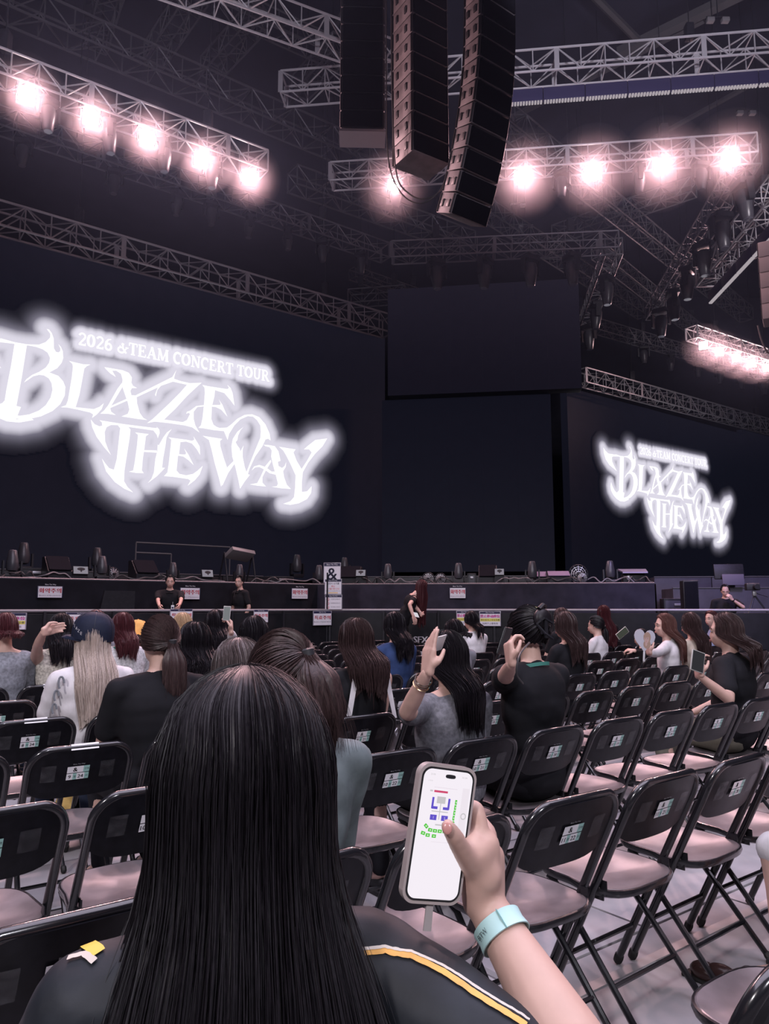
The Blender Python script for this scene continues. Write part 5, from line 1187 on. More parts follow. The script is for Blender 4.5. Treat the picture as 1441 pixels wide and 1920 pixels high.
    def band(px, wd, m, nm, dk=.0):
        pts = []
        for (x, y) in px:
            o_ = L(O); d_ = (L(at_d(x, y, 1)) - o_).normalized(); hit = bv.ray_cast(o_, d_)
            if hit[0] is None: hit = bv.find_nearest(L(at_d(x, y, .95)))
            pts.append(hit[0])
        out = []
        for i in range(len(pts) - 1):
            for k in range(10): out.append(pts[i].lerp(pts[i + 1], k / 10))
        out.append(pts[-1]); vs = []
        for i, p in enumerate(out):
            q, n = on(p, .003 + dk); t = (out[min(i + 1, len(out) - 1)] - out[max(i - 1, 0)]).normalized(); s_ = n.cross(t).normalized(); w3 = wd * (1 + .06 * math.sin(i * 1.1))
            a, _ = on(q + s_ * w3, .003 + dk); b_, _ = on(q - s_ * w3, .003 + dk); vs += [a, b_]
        MB().add(vs, [(2 * i, 2 * i + 1, 2 * i + 3, 2 * i + 2) for i in range(len(out) - 1)]).build(nm, m, root, True, False)
    M_py, M_pw = mat('yellow_orange_piping', (.72, .38, .09), .5, 0, .2, 30), mat('white_piping', (.62, .56, .5), .5)
    band([(668, 1786), (720, 1782), (770, 1794), (830, 1824), (880, 1858), (930, 1890), (985, 1925)], .0040, M_py, 'yellow_piping'); band([(668, 1780), (720, 1776), (770, 1787), (832, 1815), (884, 1849), (936, 1882), (990, 1916)], .0018, M_pw, 'white_piping', .0006)
    band([(120, 1792), (150, 1778), (185, 1790)], .008, mat('bright_yellow_trim', (.75, .55, .08), .5), 'yellow_piping'); band([(128, 1800), (158, 1792), (178, 1806)], .004, M_pw, 'white_piping', .0006)
    me = remesh(MB().ell((0, .06, .53), (.18, .14, .12)).cone((-.09, .05, .525), .097, (-.12, .46, .505), .07).cone((.09, .05, .525), .097, (.12, .46, .505), .07).cone((-.12, .46, .505), .068, (-.12, .41, .11), .05).cone((.12, .46, .505), .068, (.12, .41, .11), .05), .012, 5); me.materials.append(C_blkp); link('trousers', me, root)
    for s_ in (-1, 1): MB().cone((s_ * .12, .38, .04), .034, (s_ * .13, .53, .036), .034, 14).build('shoe', M_shoe, root)
    for s_ in (-1, 1): e = MB().ell(hc + V((s_ * .031, .0755, .002)), (.0125, .008, .006), None, 12, 8).build('eye', M_eye, root)
    MB().ell(hc + V((0, .0925, -.062)), (.02, .005, .005), None, 12, 6).build('lips', M_lip, root)
    hair(root, hc + V((0, -.012, .02)), (.078, .096, .100), HM['black'], .50, W=1.4, D=1.35, seed=41, strands=700, cols=840, rows=60, front=128, comb=.82, back_y=-.155, thick=1.40, loose=.006, relief=.0007, ragged=.07, shw=1.25, thin=.35)
    # nail
    nl = W_(838, 1553, .9285); nn = (L(O) - nl).normalized(); MB().ell(nl, (.0062, .0022, .0075), nn.to_track_quat('Y', 'Z').to_matrix()).build('thumbnail', mat('pink_nail', (.55, .27, .24), .25), root)
    # wristband
    a, b = W_(898, 1668, .995), W_(925, 1716, 1.0) ; wc = wr * .86 + el * .14; ax = (el - wr).normalized(); Rw = ax.to_track_quat('Z', 'Y').to_matrix()
    wb = thing('wristband', root.matrix_world @ V((0, 0, 0)), 0, 'aqua paper wristband round the wrist holding the large phone', 'wristband')
    Mw = Matrix.Translation(base) @ Matrix.Rotation(PHI - .35, 4, 'Z'); wcw = Mw @ wc; Rww = Mw.to_3x3() @ Rw; wb.location = wcw
    c0 = Mw @ (wr * .93 + el * .07)
    M_aqua = mat('aqua_paper', (.46, .70, .69), .5, 0, .06, 20)
    pr = []; 
    MB().lathe([(.0325, -.0125), (.0345, -.012), (.0335, .0), (.0355, .012), (.0340, .0125), (.0315, 0), (.0325, -.0125)], 40, (0, 0, 0), Rww).build('band', M_aqua, wb)
    OF = V(at_d(893, 1672, 1)) ; toc = (O - wcw).normalized(); toc = (toc - Rww @ V((0, 0, 1)) * toc.dot(Rww @ V((0, 0, 1)))).normalized(); sdv = (Rww @ V((0, 0, 1))).cross(toc)
    MB().bbox(toc * .0345 - sdv * .008, (.0014, .0025, .026), .0004, R=Matrix((sdv, toc, Rww @ V((0, 0, 1)))).transposed()).build('seam', mat('aqua_seam', (.16, .36, .36), .5), wb)
    mb = MB(); put_text(mb, 'BTW', toc * .0290 + sdv * .023, .006, ux=-(sdv * .75 - toc * .66).normalized(), uy=Rww @ V((0, 0, -1))); mb.build('band_print', M_ink, wb, False, False)
    return root
FW = front_woman()
# ---- the large phone with the seating map
def big_phone():
    c = at_d(822, 1561, .975); TL, TR_, BL_ = at_d(787, 1440, .985), at_d(879, 1452, 1.01), at_d(764, 1668, .955)
    ux = (TR_ - TL).normalized(); uy = (TL - BL_); uy = (uy - ux * uy.dot(ux)).normalized(); n = ux.cross(uy)
    n = n if n.dot(O - c) > 0 else -n; W, H_ = .0775, .163; R = Matrix((ux, -n, uy)).transposed(); r = thing('phone', c, 0, 'large phone in a clear case showing a coloured seating map', 'phone')
    def rr(w_, h, rad, off, k=8):
        out = []
        for cx, cy, a0 in ((w_ / 2 - rad, h / 2 - rad, 0), (-w_ / 2 + rad, h / 2 - rad, 90), (-w_ / 2 + rad, -h / 2 + rad, 180), (w_ / 2 - rad, -h / 2 + rad, 270)):
            for i in range(k + 1): a = math.radians(a0 + 90 * i / k); out.append(ux * (cx + rad * math.cos(a)) + uy * (cy + rad * math.sin(a)) + n * off)
        return out
    MB().prism(rr(W + .007, H_ + .008, .016, -.0065), n * .0125).build('clear_case', mat('smoky_clear_case', (.42, .36, .35), .2, coat=.4), r)
    MB().prism(rr(W, H_, .0135, -.004), n * .0105).build('phone_frame', mat('black_glass_bezel', (.02, .02, .022), .15), r)
    mb = MB(); mb.poly(rr(W - .005, H_ - .005, .0115, .0068)); mb.build('lit_screen', emis('phone_screen_white', (.92, .86, .93), 1.0), r, False, False)
    e = lambda nm, c_: emis(nm, c_, 1.0)
    def q(x, y, w_, h, m, nm, o=.0071, ang=0.):
        a, b = ux * math.cos(ang) + uy * math.sin(ang), uy * math.cos(ang) - ux * math.sin(ang); mb = MB(); rect(mb, ux * x + uy * y + n * o, w_, h, a, b); mb.build(nm, m, r, False, False)
    # coordinates in metres from the phone centre, measured on the tilted screen
    mb = MB(); mb.poly([p for p in [ux * (.0025 + (.0062 if k in range(-0, 9) else -.0062) * 0) + uy * .0715 + n * .0073 + ux * (.0075 * math.cos(a) / max(abs(math.cos(a)), .55) ** .6) + uy * .0026 * math.sin(a) for k, a in enumerate([i * math.pi / 9 for i in range(18)])]]); mb.build('camera_island', M_ink, r, False, False)
    V_, Gn, Gy, Rd = e('map_violet', (.13, .09, .58)), e('map_green', (.10, .58, .06)), e('map_grey', (.58, .56, .58)), e('map_red', (.62, .07, .16))
    q(-.0085, .0515, .020, .0026, Rd, 'red_caption_bar'); q(-.0225, .0517, .004, .002, Gy, 'caption_dot')
    q(-.0065, .0412, .0125, .0085, Gy, 'map_stage'); q(-.0065, .028, .0012, .022, Gy, 'map_runway'); q(-.0065, .0268, .024, .0012, Gy, 'map_runway'); q(-.0055, .0105, .010, .0016, Gy, 'map_mixing_desk')
    for s_ in (-1, 1):
        q(-.0065 + s_ * .0118, .0370, .0030, .0140, V_, 'map_floor_block'); q(-.0065 + s_ * .0082, .0312, .0085, .0034, V_, 'map_floor_block'); q(-.0065 + s_ * .0082, .0192, .0095, .0066, V_, 'map_floor_block')
        mb = MB(); put_text(mb, '1' if s_ < 0 else '2', ux * (-.0065 + s_ * .0082) + uy * .0192 + n * .0074, .003, ux=ux, uy=uy); mb.build('map_number', e('map_white', (.8, .78, .9)), r, False, False)
    for k in range(5): q(.0155 - k * .0002, .0405 - k * .0066, .0030, .0058, Gn, 'map_stand_block', ang=.0 if k < 4 else -.5); q(.0158 - k * .0002, .0405 - k * .0066, .0010, .0022, e('map_pale_green', (.75, .9, .72)), 'map_block_mark', .0074)
    for x, y, a in ((.0105, .0065, -.75), (.0045, .0035, -.2), (-.0025, .0030, 0), (-.0095, .0030, .0), (-.0165, .0035, .1), (-.0230, .0078, .7), (-.0100, -.0035, 0), (-.0190, -.0030, 0), (-.026, -.001, .2)): q(x, y, .0060, .0042, Gn, 'map_stand_block', ang=-a); q(x, y, .0022, .0014, e('map_pale_green', (.75, .9, .72)), 'map_block_mark', .0074)
    for txt, x, y, h in (('20:08', -.0235, .0722, .0022), ('5G 84', .0235, .0722, .0022), ('< 좌석', -.026, .0640, .0022)): mb = MB(); put_text(mb, txt, ux * x + uy * y + n * .0073, h, ux=ux, uy=uy); mb.build('screen_print', Gy, r, False, False)
    q(-.002, .0565, .034, .0006, e('map_pale', (.78, .7, .78)), 'thin_rule'); q(.028, .030, .010, .058, e('map_pale_panel', (.86, .79, .86)), 'side_panel', .0070); q(.002, -.0105, .030, .0004, e('map_pale', (.78, .7, .78)), 'thin_rule')
    mb = MB()
    for k in range(20):
        a0, a1 = k / 20 * 6.2832, (k + 1) / 20 * 6.2832; P_ = lambda a_, q_: ux * (.0285 + q_ * math.cos(a_)) + uy * (.024 + q_ * math.sin(a_)) + n * .0075
        mb.add([P_(a0, .0028), P_(a1, .0028), P_(a1, .0042), P_(a0, .0042)], [(0, 1, 2, 3)])
    mb.build('round_button', Gy, r, False, False)
    # charging tail ribbon hanging below the phone
    MB().prism([ux * -.004 - uy * .084, ux * .006 - uy * .084, ux * .008 - uy * .118, ux * -.003 - uy * .118], n * .002).build('phone_strap', mat('pale_strap', (.4, .36, .36), .4), r)
big_phone()

# ---- seated crowd, from near to far. x = image column of the head, top = image row of the crown
i = person('woman with high ponytail and faded grey-green denim jacket, right beyond the front woman', 522, 11, 1196, shirt=cloth('faded_denim', (.14, .17, .175), .85, .35, 10), shirt_nm='denim_jacket', sleeve='long', pants=C_jean, vox=.011, width=1.12, yaw=-.1, head_yaw=-.05, side=.02,
    h=dict(c='brown', style='tail', tie=(.45, -.75, .55), te=(.075, -.13, -.14), tail_r=.040, strands=700, cols=260, rows=40, loose=.012, relief=.0035, wave=.01))
i = person('person with short ash brown hair and mint green top, left of the ponytail woman', 452, 10, 1202, shirt=cloth('mint', (.42, .60, .56)), sleeve='short', pants=C_blkp, h=dict(c='ash', style='bob', z=1.02, strands=240, loose=.01, ragged=.03))
b9 = person('woman with very long black hair and grey off-shoulder top, hand raised to her phone', 846, 10, 1187, shirt=cloth('heather_grey', (.15, .15, .17), .85, .3, 60), sleeve='short', neck_open=1, pants=C_blkp, vox=.0095, side=-.01, head_yaw=.1, width=1.12,
    Lh=at_d(800, 1262, 2.95), Lcurl=(.1, .15, .2, .3), Lhand=(V((.1, .1, 1)), V((.8, .5, 0)), V((.35, -.8, .2))), Lpole=V((-.9, -.1, -.7)), h=dict(c='black', z=.86, W=.92, strands=700, cols=240, rows=50, relief=.0018, ragged=.05, loose=.004, comb=.72, shw=1.15))
phone_back(at_d(824, 1206, 3.1), V((.5, .8, .1)), V((-.8, -.5, .1)), .072, .145, 'white phone raised by the woman with very long black hair', mat('white_case', (.6, .58, .58), .3))
for k, rr_ in enumerate((.0335, .031, .032)):
    el, wr = b9[-1][1], b9[-1][2]; p = wr.lerp(el, .16 + k * .07); MB().lathe([(rr_, -.002), (rr_ + .003, 0), (rr_, .002), (rr_ - .002, 0), (rr_, -.002)], 24, p, ((wr - el).normalized() + V((.1 * k - .1, .05, 0))).to_track_quat('Z', 'Y').to_matrix()).build('bracelet', mat('dark_bead', (.05, .03, .02), .25) if k < 2 else mat('gold_bracelet', (.6, .4, .22), .25, .8), b9['root'])
b10 = person('person in black T-shirt with hair twisted into a black claw clip, green lanyard', 1000, 10, 1146, shirt=C_blk, sleeve='short', pants=C_blkp, vox=.0105, width=1.16, side=-.02, head_yaw=.0,
    Lh=at_d(958, 1246, 3.2), Lcurl=(.9, 1., 1., 1.1), Lhand=(V((-.1, .2, 1)), V((.9, .2, 0)), V((.3, -.9, .2))), Lpole=V((-.8, -.1, -.6)), h=dict(c='black', style='cap', tie=(.05, -.9, .45), strands=500, cols=240, rows=30, thick=1.2, relief=.005, loose=.014))
lanyard(b10, wr=.082)
hc, HR = b10['hc'], b10['HR']
m = MB(); m.ell(hc + V((.0, -.115, .075)), (.062, .035, .06)); m.ell(hc + V((.03, -.11, .05)), (.045, .03, .055)); m.tube([hc + V((-.03, -.12, .13)), hc + V((.0, -.12, .15)), hc + V((.04, -.1, .14))], .012, 6); m.build('twisted_bun', HM['black'], b10['root'])
cl = MB()
for s_ in (-1, 1):
    cl.tube([hc + V((-.055 + .0 * s_, -.125, .055)), hc + V((-.035, -.158, .085 if s_ > 0 else .01)), hc + V((.02, -.162, .06 if s_ > 0 else -.02))], .007, 5)
    for k in range(4): q = hc + V((-.045 + k * .02, -.15, .075 - k * .01 if s_ > 0 else .005 - k * .008)); cl.tube([q, q + V((.004, .012, -.022 * s_))], .004, 4)
cl.bbox(hc + V((-.02, -.155, .035)), (.02, .012, .10), .004); cl.build('claw_clip', M_blk2, b10['root'])
MB().ell(hc + V((.012, -.055, .128)), (.022, .02, .014)).build('scrunchie', mat('pale_yellow_scrunchie', (.55, .55, .25), .8), b10['root'])
phone(at_d(946, 1202, 3.3), V((.55, .8, -.1)), V((-.8, -.6, .2)), .07, .125, 'phone filming the stage beside the claw clip person', M_blk)
cable([at_d(992, 1205, 3.15), at_d(974, 1228, 3.0), at_d(968, 1262, 2.98), at_d(980, 1282, 3.1)], .004, 'thin pale phone cord looping by the claw clip person')
b29 = person('large woman in black T-shirt with long dark hair at the right, resting on a chair', 1368, 10, 1152, shirt=C_blk, sleeve='short', pants=cloth('olive', (.16, .15, .12)), vox=.0115, width=1.25, off=.24, yaw=.25, head_yaw=.15,
    Lh=at_d(1312, 1268, 4.65), Lhand=(V((.1, .3, .9)), V((.8, .3, 0)), V((.2, -.8, .2))), Lcurl=(.6, .6, .7, .7), Lpole=V((-.9, -.2, -.6)), h=dict(c='brown', z=1.0, W=1.1, strands=420, relief=.0025, cols=200, comb=.8))
r_, R_ = phone(at_d(1307, 1240, 4.62), V((.9, .3, -.3)), V((-.3, -1, .3)), .10, .13, 'grey game-like camera device held up by the large woman in black', mat('grey_device', (.42, .42, .40), .5), emis('dark_screen', (.03, .03, .035), 1))
person('woman with low ponytail in a plain black T-shirt, her back to the camera at left', 303, 9, 1158, shirt=C_blk, sleeve='short', pants=C_blkp, vox=.0115, width=1.12, h=dict(c='brown', style='tail', tie=(.25, -.95, -.12), te=(.045, -.09, -.33), tail_r=.038, strands=500, cols=220, rows=36, relief=.002, loose=.006))
b3 = person('woman with straight dark hair, black vest with white straps and green lanyard, at centre', 672, 9, 1163, shirt=C_blk, sleeve='none', pants=C_blkp, vox=.0115, width=1.05, h=dict(c='brown', z=.93, W=1.18, strands=600, cols=220, relief=.003, loose=.012, comb=.8))
for s_ in (-1, 1): MB().add([V((s_ * .085, -.125, b3['zs'] + .03)), V((s_ * .125, -.125, b3['zs'] + .02)), V((s_ * .175, -.13, b3['zs'] - .22)), V((s_ * .145, -.135, b3['zs'] - .22))], [(0, 1, 2, 3)]).build('white_strap', C_wht, b3['root'])
M_gl = mat('green_lanyard', (.05, .22, .18), .6)
MB().tube([b3['hc'] + V((-.09, -.115, -.14)), b3['hc'] + V((-.03, -.148, -.125)), b3['hc'] + V((.03, -.148, -.12)), b3['hc'] + V((.07, -.125, -.125))], .010, 6).build('lanyard', M_gl, b3['root'])
b5 = person('woman with long ash blond hair and a navy cap, white T-shirt with grey print', 176, 8, 1160, shirt=C_wht, sleeve='short', pants=C_jean, vox=.0115, width=1.05, h=dict(c='blond', z=.78, W=1.02, strands=500, cols=200, relief=.003, loose=.007, comb=.8))
def cap(i, m, yaw=.9, btn=True, text=True):
    hc = i['hc'] + V((0, -.012, .03)); r = i['root']; c = MB(); n = 48; vs = []; rows = 10; Rc_ = Matrix.Rotation(yaw, 3, 'Z') @ Matrix.Rotation(.12, 3, 'X')
    prof = [(0, .128), (.03, .126), (.06, .115), (.085, .092), (.101, .058), (.107, .02), (.107, -.02), (.106, -.03), (.102, -.03), (.098, .05)]
    for j in range(6): pass
    co = MB().lathe(prof, n, (0, 0, 0), None); co.v = [tuple(hc + Rc_ @ V((x, y * 1.12, z))) for x, y, z in co.v]; cp = co.build('cap', m, r)
    br = MB(); vs = []
    for a in [k / 16 * math.pi for k in range(17)]:
        for q, zz in ((.098, -.018), (.15, -.022), (.175, -.035)): rr_ = q if q < .1 else .1 + (q - .1) * math.sin(a) ** .6; vs.append((math.cos(a) * (.10 if q > .1 else .098), .0 + math.sin(a) * (rr_ * 1.12 if q < .1 else .11 + (q - .1) * 1.0), zz))
    vs2 = [hc + Rc_ @ V(v) for v in vs]; fs = [(k * 3 + j, k * 3 + j + 1, k * 3 + j + 4, k * 3 + j + 3) for k in range(16) for j in range(2)]
    b = MB().add(vs2, fs); b.add([v + V((0, 0, -.004)) for v in vs2], [tuple(reversed(f)) for f in fs]); b.build('brim', m, cp)
    if btn: MB().ell(hc + Rc_ @ V((0, 0, .130)), (.008, .008, .005)).build('button', m, cp)
    se = MB()
    for k in range(6):
        a = k * math.pi / 3 + .5; se.tube([hc + Rc_ @ V((math.cos(a) * q * 1.01, math.sin(a) * q * 1.12 * 1.01, z * 1.005)) for q, z in prof[:7]], .0009, 4)
    se.build('seam', M_blk, cp)
    return hc, Rc_, cp
hcap, Rcap, cpo = cap(b5, cloth('navy_cap', (.012, .016, .035), .7, .1, 40), .75)
def cap_text(txt, ang, z, h, hcap, Rcap, parent, m, slope=0.):
    x = 0
    for k, ch_ in enumerate(txt):
        a = ang + k * h * 9.5; q = V((math.cos(a) * .1085, math.sin(a) * .1085 * 1.12, z + slope * k)); ux = V((-math.sin(a), math.cos(a), slope * 20)).normalized(); mb = MB(); put_text(mb, ch_, hcap + Rcap @ q, h, ux=Rcap @ ux, uy=Rcap @ V((0, 0, 1)), bold=.0006); mb.build('embroidered_letter', m, parent, False, False)
Mi_ = b5['Mi']; view = (Mi_ @ O - b5['hc']); view = Rcap.inverted() @ view; av = math.atan2(view.y, view.x)
cap_text('CB', av - .02, -.018, .016, hcap, Rcap, cpo, M_white); cap_text('BLAZE', av - 1.25, .055, .017, hcap, Rcap, cpo, M_white, -.012)
# loose grey print on the white shirt's left shoulder
pr = MB(); zs_ = b5['zs']
for k, (x, y, z, rr_) in enumerate(((-.185, -.085, -.02, .035), (-.20, -.06, -.09, .03), (-.205, -.05, -.16, .028))):
    pr.tube([V((x + rr_ * .4 * math.cos(a), y - .0 + .008 * math.sin(a), zs_ + z + rr_ * math.sin(a))) for a in [q * .45 for q in range(10)]], .006, 5)
pr.build('shirt_print', mat('grey_shirt_print', (.16, .17, .19), .8), b5['root'])
b6 = person('woman with wavy dark hair and white top, right behind the black T-shirt ponytail', 368, 8, 1170, shirt=C_wht, sleeve='short', pants=C_jean, h=dict(c='black', z=.92, W=1.15, strands=420, wave=.012, loose=.012, cols=180, relief=.0035))
person('woman with a rounded dark crown seen above the ponytail woman, left of centre', 478, 8, 1158, shirt=C_blk, sleeve='short', pants=C_blkp, h=dict(c='black', z=.95, W=1.2, strands=300))
person('woman with long brown hair and black sleeveless top in front of the 8 15 chair', 1064, 8, 1149, shirt=C_blk, sleeve='short', neck_open=1, pants=C_blkp, h=dict(c='brown', z=.92, W=1.15, strands=300))
b19 = person('woman with long auburn hair and white blouse holding up a heart-shaped picture fan', 1252, 8, 1152, shirt=C_wht, sleeve='long', pants=C_blkp, vox=.011, yaw=.35, head_yaw=.55, Lh=at_d(1203, 1230, 6.85), Lcurl=(1., 1., 1., 1.), Lhand=(V((-.1, .3, 1)), V((.9, .3, 0)), V((.2, -.9, .1))), h=dict(c='auburn', z=.86, W=.95, strands=360, cols=180, relief=.002, comb=.8))
person('woman with very dark hair and beige strap top beside the fan holder', 1299, 8, 1150, shirt=cloth('beige', (.42, .36, .30)), sleeve='none', neck_open=1, pants=C_blkp, yaw=-.1, h=dict(c='brown', z=.86, W=1.1, strands=300))
person('woman with long black hair and navy denim jacket, centre right of the lanyard woman', 742, 7, 1149, shirt=cloth('navy_denim', (.025, .045, .12), .85, .3, 12), shirt_nm='denim_jacket', sleeve='long', pants=C_jean, h=dict(c='black', z=.95, W=1.0, strands=300, wave=.01))
person('person with short black hair in a grey shirt, slouching behind the raised hand', 845, 7, 1163, shirt=C_gry, sleeve='short', pants=C_blkp, side=.06, width=1.1, h=dict(c='black', style='bob', z=1.10, strands=200, ragged=.02))
person('woman with curly auburn hair turned to the left beside the large woman in black', 1338, 6, 1146, shirt=cloth('blue_white_stripe', (.22, .26, .42)), sleeve='short', pants=C_jean, yaw=.7, head_yaw=.7, h=dict(c='red', style='bob', z=1.02, strands=240, wave=.02, front=110, ragged=.05))
b23 = person('short-haired person with grey off-shoulder knit at the left edge', 10, 6, 1152, shirt=cloth('grey_knit', (.22, .23, .26), .9, .3, 50), neck_open=1, sleeve='long', pants=C_jean, h=dict(c='red', style='bob', z=1.15, strands=200, ragged=.02))
b24 = person('woman with long black hair and cream lace top, left arm raised to her head', 115, 6, 1153, shirt=cloth('cream_lace', (.48, .45, .40), .85, .4, 60, .5), sleeve='none', pants=C_jean, vox=.011, Lh=at_d(84, 1176, 5.25), Lpole=V((-1, -.4, .0)), Lcurl=.5, Lhand=(V((.35, .9, .2)), V((.9, -.3, 0)), V((0, 0, 1))), h=dict(c='black', z=1.0, W=1.05, strands=300))
b25 = person('woman with dark red hair, green lanyard and white lace top, right of the navy cap', 231, 6, 1151, shirt=cloth('white_lace', (.55, .54, .56), .85, .3, 60, .4), sleeve='short', pants=C_jean, h=dict(c='red', z=1.0, W=.85, strands=260, comb=.7)); lanyard(b25, wr=.085)
person('woman with black hair in white shirt raising a phone, left of the profile guard', 405, 6, 1146, shirt=C_wht, sleeve='long', pants=C_jean, vox=.011, Rh=at_d(431, 1172, 6.0), Rcurl=(.8, .8, .9, .9), Rhand=(V((-.1, .2, 1)), V((-.8, -.3, 0)), V((-.2, -.8, .1))), Rpole=V((.7, 0, -.8)), h=dict(c='black', z=1.0, W=.95, strands=240))
r_, R_ = phone(at_d(425, 1150, 6.0), V((1, .1, -.06)), V((-.1, -1, .1)), .058, .115, 'white-cased phone raised next to the profile guard', mat('white_case', (.7, .68, .68), .3), emis('grey_preview', (.18, .19, .2), 1))
person('woman with a black low ponytail and white T-shirt right of the claw clip person', 1121, 6, 1156, shirt=C_wht, sleeve='short', pants=C_jean, yaw=.25, head_yaw=.2, h=dict(c='black', style='tail', tie=(.3, -.9, -.25), te=(.05, -.08, -.30), tail_r=.03, strands=200))
b22 = person('bent-down person in black behind the heart fan holding out a phone', 1206, 6, 1180, shirt=C_blk, sleeve='long', pants=C_blkp, vox=.011, Lh=at_d(1178, 1192, 8.2), Lhand=(V((-.9, .3, .1)), V((0, .3, -.9)), V((0, -.8, .5))), Lcurl=(.7, .7, .8, .8), Rh=at_d(1186, 1182, 8.8), Rhand=(V((-.1, 0, 1)), V((0, -1, .2)), V((-1, 0, 0))), Rcurl=(0., .05, 1.5, 1.5), h=dict(c='black', style='bob', z=.98, strands=150))
phone(at_d(1166, 1187, 8.1), V((.6, .2, -.8)), V((-.1, -1, .25)), .075, .145, 'phone with pale rim held out left of the heart fan', mat('pale_case', (.45, .45, .42), .4), emis('dim_preview', (.05, .055, .045), 1))
person('black-haired person whose head top shows behind the ponytail at left', 288, 5, 1163, shirt=C_gry, sleeve='short', pants=C_blkp, h=dict(c='brown', style='bob', z=1.1, strands=150))
person('blond head beyond the wavy-haired woman', 343, 5, 1151, shirt=C_gry, sleeve='short', pants=C_jean, h=dict(c='gold', style='bob', z=1.08, strands=240))
b26 = person('person in a yellow-orange cap beside the dark red haired woman', 258, 5, 1170, shirt=C_gry, sleeve='short', pants=C_jean, h=dict(c='brown', style='bob', z=1.05, strands=120)); cap(b26, cloth('orange_cap', (.72, .38, .12)), 2.6)
person('red-brown head just showing above the navy cap', 180, 5, 1146, shirt=C_gry, sleeve='short', pants=C_jean, h=dict(c='red', style='bob', z=1.05, strands=120))
person('woman with short black hair and white T-shirt by the Chinese notices', 886, 5, 1147, shirt=C_wht, sleeve='short', pants=C_jean, width=1.08, h=dict(c='black', style='bob', z=1.03, strands=200, W=.8, shw=1.0))
person('person whose brown head top shows behind the long-haired woman in black', 1056, 6, 1141, shirt=C_blk, sleeve='short', pants=C_jean, h=dict(c='brown', style='bob', z=1.05, strands=120))
person('woman with long wavy dark red hair leaning beside the low ponytail woman', 1134, 5, 1136, shirt=C_blk, sleeve='short', pants=C_jean, yaw=-.3, h=dict(c='red', z=.80, W=1.2, strands=300, wave=.012))
# legs of a neighbour at the right edge
b31 = person('bare-legged person in white shorts cut off by the right edge of the photo', pos=LAB0 + A * .985 - B * (RS - .27), H=1.28, yaw=.0, shirt=C_wht, sleeve='short', pants=C_wht, bare=True, vox=.011, h=dict(c='brown', z=.95, strands=60), knee=((.06, .0, 0), (.06, .05, 0)))
# ---- guards and crew
def short_hair(i, c='black', th=1.1, seed=5):
    hair(i['root'], i['hc'] + i['HR'] @ V((0, -.016, .022)), (.076, .094, .099), HM[c], 0, yaw=math.atan2(i['HR'][1][0], i['HR'][0][0]), seed=seed, style='cap', tie=(0, .35, .95), strands=160, cols=120, rows=14, thick=th, relief=.003, loose=.006, name='short_hair')
g1p = pL(317, .75); gH = zpx(g1p, 1079); ya = math.atan2(-(0 - g1p.x), 0 - g1p.y) - PHI
g1 = person('security guard in black polo facing the crowd behind the barricade, badge on his chest', pos=g1p, H=gH, yaw=ya, stand=True, shirt=cloth('black_polo', (.012, .012, .015)), sleeve='short', pants=C_blkp, width=1.16, vox=.012, skin='mid', Lh=at_d(334, 1152, 12.9), Rh=at_d(300, 1152, 12.9), Lpole=V((-1, -.4, 0)), Rpole=V((1, -.4, 0)), head_pitch=-.05); short_hair(g1)
def polo(i):
    nb = i['nb']; MB().prism([nb + V((-.05, .055, .045)), nb + V((0, .105, -.01)), nb + V((-.055, .10, -.02)), nb + V((-.085, .04, .02))], (0, .006, .006)).prism([nb + V((.05, .055, .045)), nb + V((0, .105, -.01)), nb + V((.055, .10, -.02)), nb + V((.085, .04, .02))], (0, .006, .006)).build('collar', cloth('black_polo', (.012, .012, .015)), i['root'])
def badge(i, x=-.06, dz=-.26):
    r = i['root']; MB().bbox((x, .150, i['zs'] + dz), (.055, .004, .085), .002).build('badge', M_paper, r); mb = MB(); rect(mb, V((x, .1525, i['zs'] + dz - .005)), .035, .03, V((-1, 0, 0))); mb.build('badge_print', M_navyp, r, False, False); MB().tube([(x, .146, i['zs'] + dz + .10), (x, .149, i['zs'] + dz + .04)], .003, 4).build('badge_cord', M_paper, r)
polo(g1); badge(g1)
g2p = pL(450, .7); g2 = person('security guard in profile looking back, black polo, neon vest on his hip', pos=g2p, H=zpx(g2p, 1080), yaw=-PHI + 2.35, stand=True, shirt=cloth('black_polo', (.012, .012, .015)), sleeve='short', pants=C_blkp, width=1.08, vox=.012, skin='mid', head_yaw=.5); short_hair(g2, seed=8); polo(g2)
vz = g2['H'] - .72; MB().prism([V((-.10, -.16, vz)), V((.10, -.17, vz - .02)), V((.12, -.18, vz - .30)), V((-.02, -.18, vz - .34)), V((-.12, -.17, vz - .28))], (0, .02, 0)).build('neon_vest', mat('neon_yellow', (.50, .75, .08), .6), g2['root'])
g3p = pC(1360, .95); g3 = person('crew man behind the barricade at right, hand on his shoulder, looking down', pos=g3p, H=zpx(g3p, 1097), yaw=math.atan2(-(0 - g3p.x), 0 - g3p.y) - PHI + .2, stand=True, shirt=cloth('black_polo', (.012, .012, .015)), sleeve='short', pants=C_blkp, width=1.15, vox=.012, skin='mid', head_pitch=-.35, head_yaw=-.15,
    Lh=at_d(1372, 1124, 14.5), Lpole=V((-1, .1, -.8)), Lcurl=(1.1, 1.1, 1.1, 1.1), Lhand=(V((-.5, -.1, .6)), V((-.4, .9, 0)), V((.6, -.5, .4)))); short_hair(g3, seed=9); badge(g3, -.02, -.33)
el, wr = g3[-1][1], g3[-1][2]; MB().lathe([(.031, -.012), (.033, 0), (.031, .012)], 20, wr.lerp(el, .12), (wr - el).normalized().to_track_quat('Z', 'Y').to_matrix()).build('wrist_watch', M_blk2, g3['root'])
wp = pC(750, -1.0); wH = zpx(wp, 1088)
